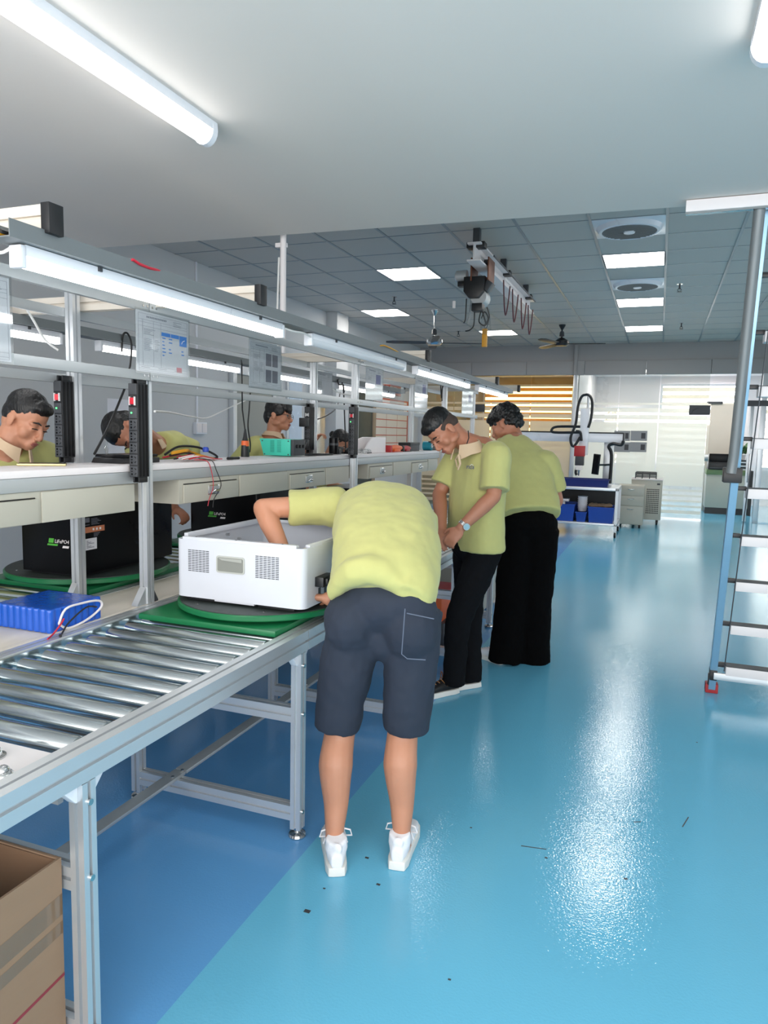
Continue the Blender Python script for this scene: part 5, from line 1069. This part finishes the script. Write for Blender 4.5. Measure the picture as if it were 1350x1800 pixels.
# notice board and red sign
y0,y1=wy(655),wy(716); zt,zb=wz(655,697),.95
nb=thing('notice_board','wall notice board with orange-red border and grid of sheets','notice board',(XL+.02,(y0+y1)/2,zb)); obj('backing', MB().box(XL+.002,XL+.025,y0,y1,zb,zt), pm('orange_red_border',(190,84,60),.5), nb, bevel=.004)
obj('header', MB().box(XL+.0255,XL+.027,y0+.1,y1-.1,zt-.075,zt-.03), M['lam'], nb, smooth=False)
rows,cols=7,3
for r_ in range(rows):
    for c_ in range(cols):
        ya=y0+.07+c_*(y1-y0-.14)/cols; za=zb+.07+r_*(zt-zb-.17)/rows
        obj('sheet', MB().box(XL+.0255,XL+.028,ya+.008,ya+(y1-y0-.14)/cols-.008,za+.008,za+(zt-zb-.17)/rows-.008), M['cream'], nb, smooth=False)
y0,y1=wy(660),wy(703); rs=thing('red_sign','red sign with pale lettering above the notice board','sign',(XL+.01,(y0+y1)/2,wz(660,690))); za,zb2=wz(660,690),wz(660,668); obj('panel', MB().box(XL,XL+.02,y0,y1,za,zb2), pm('red_sign_paint',(178,62,44),.5), rs, bevel=.003)
gw=(y1-y0-.4)/4
for k_ in range(4):
    gy=y0+.2+k_*gw; mb=MB(); zc0=za+.07; gh=(zb2-za)-.14
    for v in (.05,.5,.92): mb.box(XL+.02,XL+.0215,gy+.03,gy+gw-.05,zc0+gh*v-.012,zc0+gh*v+.012)
    for u in ((.12,.7) if k_%2 else (.4,.8)): mb.box(XL+.02,XL+.0215,gy+gw*u-.012,gy+gw*u+.012,zc0,zc0+gh)
    obj('character', mb, M['cream'], rs, smooth=False)
# small sign on the back partition
p_=at(848,716,Y=YB); tag(obj('small_dark_sign', MB().box(p_.x-.16,p_.x+.05,YB-.02,YB+.02,p_.z-.09,p_.z+.06).box(p_.x-.13,p_.x+.02,YB-.022,YB-.02,p_.z-.03,p_.z-.01), M['dgrey'], bevel=.003),'small dark sign on the back glass left of the yellow blinds','sign')
p_=at(1232,721,Y=YB); tag(obj('dark_sticker', MB().box(p_.x-.20,p_.x+.16,YB+.012,YB+.023,p_.z-.09,p_.z+.09).tube([(p_.x-.17,YB+.011,p_.z-.06),(p_.x-.1,YB+.011,p_.z+.02),(p_.x-.02,YB+.011,p_.z+.05)],.006,6), M['dgrey'], smooth=False),'dark rectangular sticker on the right-hand glass pane','sticker')
for (xa,xb,ya,yb),lb in {(1080,1107,757,775):'upper left grey poster on the back glass',(1109,1137,757,775):'upper right grey poster on the back glass',(1080,1107,777,795):'lower left grey poster on the back glass',(1108,1136,777,795):'lower right grey poster on the back glass'}.items():
    a,b=at(xa,ya,Y=YB),at(xb,yb,Y=YB); t=thing('poster',lb,'poster',((a.x+b.x)/2,YB+.02,b.z),'grey posters on the back glass'); obj('sheet', MB().box(a.x,b.x,YB+.014,YB+.022,b.z,a.z), pm('grey_poster',(150,152,154),.5), t, smooth=False)
    w_=b.x-a.x; obj('picture', MB().box(b.x-w_*.36,b.x-w_*.1,YB+.012,YB+.014,b.z+.04,a.z-.04), M['dgrey'], t, smooth=False)
# ------------------------------------------------------------------ hanging conduit, slab edge rail
cpx=thing('hanging_conduit','white vertical conduit pole dropping from the slab to the bench','conduit',(-2.14,3.84,1.95)); obj('pipe', MB().cyl((-2.14,3.86,1.945),(-2.14,3.86,ZC),.018,16), M['lam'], cpx); obj('clip', MB().box(-2.19,-2.12,3.85,3.88,2.56,2.585), M['lam'], cpx, bevel=.003); obj('wire', MB().tube([(-2.165,3.85,1.95),(-2.172,3.85,2.2),(-2.163,3.85,2.5)],.006,8), M['cable_w'], cpx)
# ------------------------------------------------------------------ ladder
la=thing('step_ladder','tall blue-grey aluminium step ladder with handrail and red foot at the right edge','ladder',(.7,4.45,0))
bt_,tp_=Vector((.372,4.55,.0)),Vector((.395,3.90,2.56)); dl=(tp_-bt_).normalized(); WID=.62
M['ladblue']=pm('blue_anodised_rail',(150,188,214),.35,.5,var=.04)
for dx in (0,WID):
    a=bt_+Vector((dx,0,.03)); b=tp_+Vector((dx,0,0)); mid=(a+b)/2; L_=(b-a).length; Bq=Matrix((Vector((1,0,0)),Vector((1,0,0)).cross(dl)*-1,dl)).transposed()
    obj('stile', MB().obox(mid,(.038,.06,L_),Bq), M['ladblue'], la, bevel=.003)
    ft=obj('foot', MB().box(bt_.x+dx-.035,bt_.x+dx+.035,4.52,4.585,0,.055), pm('red_rubber',(168,44,48),.6), la, bevel=.006); obj('latch', MB().box(bt_.x+dx-.025,bt_.x+dx-.012,4.515,4.53,.05,.12), M['black'], ft, bevel=.002)
n_=9
for k_ in range(n_):
    s_=.155+k_*.262; c=bt_+dl*(s_/dl.z)
    if c.z>2.45: break
    st2=obj('step', MB().box(c.x+.06,c.x+WID-.06,c.y-.045,c.y+.04,c.z-.022,c.z+.03), M['lam'], la, bevel=.003)
    obj('tread', MB().box(c.x+.062,c.x+WID-.062,c.y-.043,c.y+.038,c.z+.03,c.z+.034), M['dgrey'], st2, smooth=False)
    for xx in (c.x+.012,c.x+WID-.06): obj('bracket', MB().box(xx,xx+.05,c.y-.02,c.y+.02,c.z+.018,c.z+.04), M['black'], st2, bevel=.003)
c=bt_+dl*(.12/dl.z); obj('brace', MB().box(c.x,c.x+WID,c.y-.05,c.y-.03,c.z-.02,c.z+.02), M['alu'], la, bevel=.003)
obj('knuckle', MB().box(c.x-.02,c.x+.02,c.y-.04,c.y+.04,c.z-.03,c.z+.03), M['black'], la, bevel=.004)
h0,h1=at(1283,826,Y=4.12),at(1336,360,Y=3.80); hr=obj('handrail', MB().tube([at(1285,832,Y=4.12),at(1290,800,Y=4.12),h1],.025,16), M['tray'], la); k0=bt_+dl*((h0.z-.02)/dl.z)
obj('clamp', MB().box(k0.x-.06,k0.x+.03,k0.y-.05,k0.y+.04,h0.z-.07,h0.z+.01), M['black'], la, bevel=.006)
obj('guy_wire', MB().cyl(bt_+dl*.17+Vector((.05,-.06,0)),bt_+dl*2.6+Vector((.075,-.06,0)),.003,6), M['dgrey'], la)
a,b=at(1206,357,Y=3.78),at(1350,348,Y=3.78); tb_=thing('slab_edge_bar','pale metal bar along the slab edge above the ladder','bar',(a.x+.5,3.80,2.55)); obj('bar', MB().box(a.x,a.x+1.2,3.76,3.80,2.545,2.597), M['lam'], tb_, bevel=.003); obj('lower_lip', MB().box(a.x+.003,a.x+1.197,3.765,3.795,2.535,2.545), M['steel'], tb_, smooth=False)
# ------------------------------------------------------------------ monorail hoist
hx=-1.62
mr=thing('hoist_rail','white ceiling monorail beam for the electric hoist','beam',(hx,7.6,3.0)); obj('web', MB().box(hx-.006+.02,hx+.006+.02,6.25,9.1,3.0,3.13), M['lam'], mr, smooth=False); obj('flange', MB().box(hx-.04,hx+.08,6.25,9.1,2.985,3.0), M['lam'], mr, bevel=.002); obj('flange', MB().box(hx-.04,hx+.08,6.25,9.1,3.13,3.145), M['lam'], mr, bevel=.002)
for y_ in (6.35,7.5,8.8):
    hg=obj('hanger', MB().box(hx-.01,hx+.05,y_-.03,y_+.03,3.145,ZC), M['dgrey'], mr, bevel=.003); obj('clamp', MB().box(hx-.06,hx+.10,y_-.05,y_+.05,3.11,3.16), M['black'], hg, bevel=.004)
obj('bus_bar', MB().cyl((hx+.12,6.6,3.10),(hx+.12,8.9,3.10),.008,8), M['dgrey'], mr)
for k_,y_ in enumerate((7.1,7.55,8.05,8.5)):
    obj('festoon', MB().tube(crv([(hx+.11,y_,2.99),(hx+.11,y_+.06,2.80),(hx+.11,y_+.15,2.68),(hx+.11,y_+.25,2.80),(hx+.11,y_+.32,2.99)],[1]*5)[0],.007,8), pm('dark_red_cable',(88,38,44),.5), mr)
M['copper']=pm('copper_brown_steel',(112,66,44),.45,.4)
h=thing('electric_hoist','black electric hoist with silver motor hanging from the monorail','hoist',(hx,6.6,2.5)); q=lambda x,y: at(x,y,Y=6.6)
rc=hx+.02
for sg in (-1,1):
    obj('trolley_plate', MB().box(rc+sg*.078-.006,rc+sg*.078+.006,6.48,6.72,2.87,3.07), M['copper'], h, bevel=.003)
    for y_ in (6.54,6.66): obj('wheel', MB().tube([(rc+sg*.072,y_,3.0302),(rc+sg*.03,y_,3.0302)],.030,16), M['black'], h)
obj('axle', MB().cyl((q(818,0).x,6.6,2.905),(q(862,0).x,6.6,2.905),.012,10), M['steel'], h)
m_=q(812,490); obj('motor', MB().tube([(m_.x-.06,6.6,m_.z+.02),(m_.x-.05,6.6,m_.z+.02),(m_.x+.05,6.6,m_.z+.02)],[.04,.052,.055],20), M['alu_d'], h); obj('junction_box', MB().box(m_.x-.03,m_.x+.04,6.56,6.64,m_.z-.075,m_.z-.03), M['black'], h, bevel=.005)
m_=q(838,505); obj('body', MB().prism([(m_.x-.10,m_.z+.08),(m_.x+.10,m_.z+.08),(m_.x+.09,m_.z-.05),(m_.x+.04,m_.z-.11),(m_.x-.05,m_.z-.11),(m_.x-.10,m_.z-.05)],'y',6.5,6.7), M['black'], h, bevel=.008)
obj('drum', MB().tube([(m_.x+.03,6.55,m_.z-.09),(m_.x+.03,6.72,m_.z-.09)],.075,22), M['alu_d'], h); obj('control_box', MB().box(m_.x-.03,m_.x+.07,6.54,6.66,m_.z-.22,m_.z-.15), M['black'], h, bevel=.006); obj('side_plate', MB().obox((m_.x+.11,6.6,m_.z-.0),(.06,.12,.09),Ry(.6)), M['dgrey'], h, bevel=.004)
obj('chain', MB().tube([(m_.x-.05,6.6,m_.z-.11),(m_.x-.06,6.6,m_.z-.22),(m_.x-.07,6.6,m_.z-.32)],.006,6), M['steel'], h)
for pts in ([(820,525),(818,560),(815,568)],[(834,540),(833,570),(826,580),(818,582)],[(846,545),(842,565),(852,572),(858,560),(852,548),(846,560)],[(856,540),(860,556),(856,572),(853,580)]):
    obj('cable', MB().tube(crv([q(*p) for p in pts],[1]*len(pts))[0],.006,8), M['cable_b'], h)
obj('hook_block', MB().box(q(815,0).x-.012,q(815,0).x+.012,6.59,6.61,q(0,576).z,q(0,566).z), M['lam'], h, bevel=.003)
pc=q(852,594)
pdn=obj('pendant_control', MB().box(pc.x-.022,pc.x+.022,6.58,6.62,q(852,610).z,q(852,578).z), M['yellow'], h, bevel=.004); pdn['label']='amber pendant control in clear plastic'
obj('wrap', MB().prism([(q(843,613).x,q(0,613).z),(q(862,613).x,q(0,613).z),(q(858,578).x,q(0,578).z),(q(849,578).x,q(0,578).z)],'y',6.565,6.635), M['sleeve'], pdn); obj('wrap_neck', MB().tube([q(853,578),q(855,571),q(853,564)],[.016,.024,.012],10), M['sleeve'], pdn); obj('cable', MB().tube([q(853,580),q(854,568),Vector((m_.x+.04,6.6,m_.z-.16))],.007,8), M['cable_b'], pdn)
# ------------------------------------------------------------------ ceiling fans
def cfan(lb, hub, mat, bmat, zr, span, a0, nb, yaw=.0):
    t=thing('ceiling_fan',lb,'ceiling fan',(hub.x,hub.y,hub.z)); obj('rod', MB().cyl((hub.x,hub.y,hub.z+.06),(hub.x,hub.y,ZC),.013,10), mat, t); obj('canopy', MB().lathe([(.015,-.08),(.05,-.02),(.055,0),(.001,0)],(hub.x,hub.y,ZC),18), mat, t)
    obj('motor', MB().lathe([(.001,-.06),(.09,-.055),(.125,-.02),(.12,.02),(.07,.05),(.03,.075),(.001,.075)],hub,24), mat, t); obj('collar', MB().lathe([(.018,.09),(.04,.10),(.035,.16),(.018,.18)],hub,14), M['dgrey'], t)
    for k_ in range(nb):
        a=a0+k_*2*math.pi/nb; Bz=Rz(a)@Rx(.2); o=obj('blade', MB().prism([(.0,-.05),(.12,-.065),(span-.12,-.06),(span-.02,-.035),(span-.02,.03),(span-.12,.055),(.12,.05),(0,.04)],'z',-.004,.004), bmat, t, bevel=.002)
        o.data.transform(Matrix.Translation(WORLD[t.name])); o.data.transform((Matrix.Translation((hub.x,hub.y,hub.z-.02)-WORLD[t.name]) if False else Matrix.Translation(Vector((0,0,-.02)))@Bz.to_4x4()@Matrix.Translation((.1,0,0))))
    return t
cfan('silver ceiling fan left of the hoist',at(763,600,Y=10.2),M['steel'],M['dgrey'],0,.62,.35,4)
cfan('black ceiling fan near the back wall',at(987,602,Y=12.0),M['black'],M['black'],0,.60,.15,3)
# ------------------------------------------------------------------ gantry machine on its cart
YG=11.3; G=lambda x,y: at(x,y,Y=YG)
ct=thing('machine_cart','wheeled aluminium cart under the gantry machine','cart',(-1.2,11.6,0)); xa,xb=-2.15,-.53; ya,yb=11.2,12.1
for x_ in (xa+.02,xb-.02):
    for y_ in (ya+.02,yb-.02):
        obj('post', MB().prof((x_,y_,.10),(x_,y_,.74)), M['alu'], ct, smooth=False); cs=obj('caster', MB().box(x_-.02,x_+.02,y_-.02,y_+.02,.075,.10).box(x_-.022,x_-.016,y_-.03,y_+.02,.03,.08).box(x_+.016,x_+.022,y_-.03,y_+.02,.03,.08), M['steel'], ct, smooth=False); obj('wheel', MB().tube([(x_-.014,y_-.012,.04),(x_+.014,y_-.012,.04)],.04,18), M['black'], cs)
obj('deck', MB().box(xa,xb,ya,yb,.70,.745), M['alu'], ct, bevel=.003); obj('lower_shelf', MB().box(xa,xb,ya,yb,.17,.205), M['alu'], ct, bevel=.003); obj('back_panel', MB().box(xa+.05,xb-.05,yb-.03,yb-.02,.21,.70), M['black'], ct, smooth=False)
b_=bin_('navy blue tray on top of the machine cart',-1.95,-.68,11.22,11.53,.746,.12,M['navytray'],nm='parts_tray'); 
bin_('left blue bin on the cart\'s lower shelf',-1.52,-1.16,11.25,11.75,.206,.26,M['bluebin'],grp='blue bins on the cart')
bin_('right blue bin on the cart\'s lower shelf',-.96,-.58,11.25,11.75,.206,.24,M['bluebin'],grp='blue bins on the cart')
bin_('low blue bin between two bins on the cart',-1.14,-.98,11.25,11.75,.206,.15,M['bluebin'],grp='blue bins on the cart')
cu=thing('cup_stack','stack of white cups standing on the low blue bin of the cart','cups',(-1.06,11.4,.36))
for k_ in range(6): obj('cup', MB().lathe([(.001,0),(.06,0),(.075,.055),(.078,.06),(.001,.06)],(-1.06,11.42,.357+.034*k_),18), M['lam'], cu)
pk=thing('packing_paper','brown packing paper on the right blue bin','paper',(-.8,11.45,.45)); mb=MB()
for k_ in range(6): mb.ell((-.92+.05*k_,11.45+.03*(k_%2),.455),(.06,.14,.03))
fuse('sheet', mb, M['card'], pk, .012, 2, (.03,.06))
fx=thing('white_fixture','white plastic fixture standing in the left blue bin','fixture',(-1.36,11.4,.3)); obj('stem', MB().box(-1.40,-1.32,11.35,11.45,.215,.50), M['lam'], fx, bevel=.004); obj('cap', MB().box(-1.46,-1.26,11.33,11.47,.50,.54), M['lam'], fx, bevel=.004)
gm=thing('gantry_robot','desktop gantry robot with white beam, tall white column and red head','machine',(-1.2,11.6,.75))
obj('beam', MB().box(-2.2,-.515,11.55,11.72,1.42,1.56), M['white'], gm, bevel=.006); obj('beam_slot', MB().box(-2.2,-.52,11.545,11.55,1.555,1.575), M['black'], gm, smooth=False); obj('beam_end', MB().box(-.53,-.505,11.53,11.74,1.40,1.57), M['dgrey'], gm, bevel=.003)
obj('support_column', MB().box(-.80,-.66,11.6,11.75,.75,1.42), M['alu'], gm, bevel=.004); obj('support_column', MB().box(-2.1,-1.96,11.6,11.75,.75,1.42), M['alu'], gm, bevel=.004); obj('z_column', MB().box(-1.16,-1.03,11.42,11.54,1.22,1.93), M['white'], gm, bevel=.006); obj('z_rod', MB().cyl((-1.06,11.48,1.93),(-1.06,11.48,2.13),.018,10), M['alu'], gm)
obj('head', MB().box(-1.22,-1.06,11.36,11.44,1.20,1.36), M['red'], gm, bevel=.006); obj('head_block', MB().box(-1.20,-1.07,11.36,11.46,1.06,1.20), M['dgrey'], gm, bevel=.005); obj('gripper', MB().box(-1.19,-1.09,11.38,11.44,.99,1.06).tube([(-1.14,11.41,.99),(-1.14,11.41,.90)],[.02,.008],10), M['steel'], gm)
for pts in ([(1020,768),(1008,785),(1003,770),(1012,745),(1016,715),(1022,698),(1028,694)],[(1028,694),(1036,695),(1041,708),(1039,735),(1034,752)],[(1020,750),(980,750),(970,755),(975,760),(1020,760)],[(1012,758),(1020,760),(1022,775)],[(1015,815),(1012,830),(1014,835)]):
    obj('cable_chain', MB().tube(crv([at(x,y,Y=11.40) for x,y in pts],[1]*len(pts))[0],.02,8), M['black'], gm)
obj('arm_cable', MB().tube(crv([at(1072,850,Y=11.5),at(1075,800,Y=11.5),at(1070,785,Y=11.5),at(1078,780,Y=11.5),at(1092,782,Y=11.5),at(1096,775,Y=11.5)],[1]*6)[0],.025,8), M['black'], gm)
mo=thing('monitor','slim black monitor on a side arm of the gantry machine','monitor',(-.85,11.35,.95)); obj('screen', MB().obox((-.88,11.3,1.09),(.11,.03,.31),Rz(-.5)@Ry(.08)), M['black'], mo, bevel=.005); obj('arm', MB().tube([(-.86,11.33,1.08),(-.76,11.45,1.08),(-.70,11.59,1.08)],.015,8), M['black'], mo); obj('glass', MB().obox((-.888,11.283,1.09),(.09,.004,.28),Rz(-.5)@Ry(.08)), M['black_g'], mo, smooth=False)
# pedestal and chiller
pd=thing('drawer_pedestal','grey three-drawer pedestal on casters beside the cart','pedestal',(-.4,12.8,0)); xa,xb,ya,yb=-.60,-.19,12.6,13.1
obj('carcass', MB().box(xa,xb,ya,yb,.06,.71), M['steelgrey'], pd, bevel=.004)
for za,zb in ((.07,.37),(.375,.54),(.545,.70)):
    dr=obj('drawer', MB().box(xa+.006,xb-.006,ya-.016,ya-.001,za,zb), M['steelgrey'], pd, bevel=.003); zc_=zb-.05; obj('handle', MB().tube([((xa+xb)/2-.05,ya-.016,zc_),((xa+xb)/2-.045,ya-.035,zc_),((xa+xb)/2+.045,ya-.035,zc_),((xa+xb)/2+.05,ya-.016,zc_)],.006,8), M['steel'], dr)
for x_ in (xa+.05,xb-.05):
    for y_ in (ya+.05,yb-.05): obj('caster', MB().tube([(x_-.012,y_,.03),(x_+.012,y_,.03)],.03,14).box(x_-.015,x_+.015,y_-.015,y_+.015,.03,.06), M['black'], pd)
ch=thing('chiller_cabinet','pale cabinet on casters with a perforated side panel','cabinet',(-.15,13.5,0)); xa,xb,ya,yb=-.42,.09,13.25,13.85
obj('body', MB().box(xa,xb,ya,yb,.09,.78), M['steelgrey'], ch, bevel=.006); obj('top_plate', MB().box(xa-.01,xb+.01,ya-.01,yb+.01,.78,.80), M['lam'], ch, bevel=.003); mb=MB()
for i in range(8):
    for j in range(13): mb.box(-.16+i*.026,-.16+i*.026+.017,ya-.0015,ya+.001,.20+j*.034,.20+j*.034+.021)
obj('perforation', mb, M['black'], ch, smooth=False)['kind']='stuff'
obj('badge', MB().box(.0,.05,ya-.003,ya,.70,.73), M['dgrey'], ch, smooth=False)
for x_ in (xa+.06,xb-.06):
    for y_ in (ya+.06,yb-.06): obj('caster', MB().tube([(x_-.015,y_,.04),(x_+.015,y_,.04)],.04,14).box(x_-.02,x_+.02,y_-.02,y_+.02,.04,.09), M['black'], ch)
wr=thing('wire_rack','low steel wire rack on top of the pale cabinet','rack',(-.2,13.5,.80)); 
for z_ in (.83,.87,.90): obj('hoop', MB().tube([(-.36,13.3,z_),(-.02,13.3,z_),(-.02,13.7,z_),(-.36,13.7,z_),(-.36,13.3,z_)],.008,6), M['dgrey'], wr)
for x_ in (-.36,-.25,-.13,-.02):
    for y_ in (13.3,13.7): obj('upright', MB().cyl((x_,y_,.801),(x_,y_,.905),.008,6), M['dgrey'], wr)
# ------------------------------------------------------------------ behind the doorway on the right
Yc=16.0; K=lambda x,y: at(x,y,Y=Yc)
cn=thing('far_cabinet','pale cabinet with green top strip seen through the doorway','cabinet',(1.3,16.3,0)); xa,xb=.93,1.72
obj('body', MB().box(xa,xb,16.0,16.6,.13,.80), M['steelgrey'], cn, bevel=.004); obj('plinth', MB().box(xa+.01,xb-.01,16.03,16.57,0,.13), M['black'], cn, smooth=False); obj('green_strip', MB().box(xa-.005,xb+.005,15.99,16.61,.80,.90), pm('sage_green',(112,134,92),.5), cn, bevel=.003); obj('side_trim', MB().box(xb,xb+.06,15.98,16.62,0,.9), M['black'], cn, smooth=False)
pr_=thing('black_printer','black printer-like machine with grey roll on the far cabinet','machine',(1.15,16.2,.90)); obj('body', MB().box(xa+.02,1.42,16.0,16.5,.9005,1.06), M['black'], pr_, bevel=.01); obj('lid', MB().box(xa+.03,1.40,16.05,16.5,1.065,1.22), M['black_g'], pr_, bevel=.01); obj('roll', MB().tube([(xa-.07,16.2,1.13),(xa+.02,16.2,1.13)],.07,20), M['alu_d'], pr_); obj('tray', MB().box(xa+.05,1.38,15.96,16.0,.93,.95), M['dgrey'], pr_, smooth=False)
sk=thing('paper_trays','stack of silver paper trays beside the black machine','trays',(1.57,16.2,.9005))
for k_ in range(6): obj('tray', MB().box(1.44,1.70,16.02,16.45,.905+k_*.036,.93+k_*.036), M['alu'] if k_%2==0 else M['dgrey'], sk, bevel=.003)
pp=thing('potted_plant','leafy green potted plant on the paper trays','plant',(1.58,16.2,1.13)); obj('pot', MB().lathe([(.001,0),(.05,0),(.07,.09),(.06,.09),(.001,.08)],(1.58,16.22,1.12),16), M['lam'], pp); r8=random.Random(3)
lf=MB().prism([(-.0,0),(.03,.04),(.03,.09),(0,.14),(-.03,.09),(-.03,.04)],'z',-.002,.002); lme=None; gl=pm('plant_leaf',(46,92,40),.5,var=.2)
for k_ in range(42):
    a=r8.uniform(0,6.28); e=r8.uniform(.1,1.3); c_=Vector((1.58+.06*math.cos(a),16.22+.06*math.sin(a),1.22+r8.uniform(0,.12)))
    Bl=Rz(a)@Rx(e); m2=MB().add([c_+Bl@v for v in lf.v],lf.f); obj('leaf', m2, gl, pp, smooth=False)
bb=thing('beige_board','tall beige board standing behind the black machine','board',(1.3,16.7,0)); a,b=at(1250,710,Y=16.7),at(1312,710,Y=16.7); obj('board', MB().box(a.x,b.x,16.68,16.72,.0,a.z), pm('beige_board',(206,196,184),.7,var=.03,scale=5), bb, smooth=False); obj('edge', MB().box(a.x-.05,a.x,16.66,16.74,.0,a.z-.45), M['cream'], bb, bevel=.004); obj('edge', MB().box(b.x,b.x+.06,16.66,16.74,.0,a.z), M['lam'], bb, bevel=.004); obj('top_clip', MB().box(a.x-.08,a.x+.22,16.64,16.75,a.z,a.z+.05), M['dgrey'], bb, bevel=.004)
# handle post of the glass door at right
dg=thing('door_3','glass door leaf with steel pull at the right edge',None,(1.75,YB,0)); dg['kind']='structure'; obj('stile', MB().box(1.50,1.56,YB+.06,YB+.12,.02,2.15), M['alu'], dg, bevel=.004); obj('pull', MB().tube([(1.53,YB+.0,.75),(1.53,YB-.05,.75),(1.53,YB-.05,1.25),(1.53,YB+.0,1.25)],.014,8), M['steel'], dg); obj('rail', MB().box(1.40,3.2,YB-.02,YB+.1,2.12,2.22), M['dgrey'], dg, bevel=.004)
# ------------------------------------------------------------------ loose cables about the rack
def cable(lb, pts, m, r=.004):
    tag(obj('cable', MB().tube(crv(pts,[1]*len(pts),6)[0],r,8), m),lb,'cable')
F2=lambda x,y,X: at(x,y,X=X)
cable('white cable drooping from the near tube light end at left',[F2(45,428,-1.46),F2(30,428,-1.5),F2(12,440,-1.52),F2(0,444,-1.54),F2(-30,440,-1.56)],M['cable_w'],.004)
cable('white cable hanging across the upper left rack',[F2(48,545,-2.5),F2(60,565,-2.5),F2(80,598,-2.5),F2(103,616,-2.45)],M['cable_w'],.005)
cable('black cable slanting down to the flat black device',[F2(222,676,-2.3),F2(205,718,-2.22),F2(186,760,-2.18),F2(166,798,-2.14)],M['cable_b'],.0055)
cable('black cable loop hung over the far tray beside the large document',[F2(214,618,-2.6),F2(216,590,-2.57),F2(224,586,-2.56),F2(231,605,-2.56),F2(229,640,-2.57),F2(226,650,-2.57)],M['cable_b'],.005)
cable('white cable sagging across the wall from post to door',[F2(272,723,-2.27),F2(300,725,-2.9),F2(340,733,-3.2),F2(365,734,-3.4),F2(400,718,-3.6),F2(440,700,-3.7)],M['cable_w'],.006)
cable('thin black cable hanging beside the hand controller',[F2(440,690,-2.7),F2(438,720,-2.7),F2(436,750,-2.7),F2(440,780,-2.7),F2(439,795,-2.7)],M['cable_b'],.005)
cable('black cable coil hung on the far tray behind the second rear post',[F2(608,800,-2.5),F2(606,740,-2.55),F2(604,690,-2.57),F2(600,668,-2.6),F2(594,668,-2.57),F2(596,676,-2.56),F2(603,676,-2.56),F2(605,690,-2.56)],M['cable_b'],.006)
cable('black cable swooping left from the coil to the rear post',[F2(598,690,-2.56),F2(592,715,-2.4),F2(575,730,-2.35),F2(555,738,-2.3)],M['cable_b'],.005)
cable('white cable sagging between the second front and rear posts',[F2(575,678,-2.3),F2(595,690,-2.3),F2(615,695,-2.2),F2(628,697,-2.0)],M['cable_w'],.005)
cable('white cable between the first and second tray lights',[F2(500,577,-1.45),F2(515,582,-1.44),F2(535,586,-1.44),F2(550,595,-1.45)],M['cable_w'],.004)
cable('black cable hanging near the far end of the rack',[F2(776,700,-1.93),F2(775,672,-1.93),F2(780,662,-1.92),F2(785,668,-1.92),F2(778,680,-1.92),F2(777,705,-1.92)],M['cable_b'],.006)
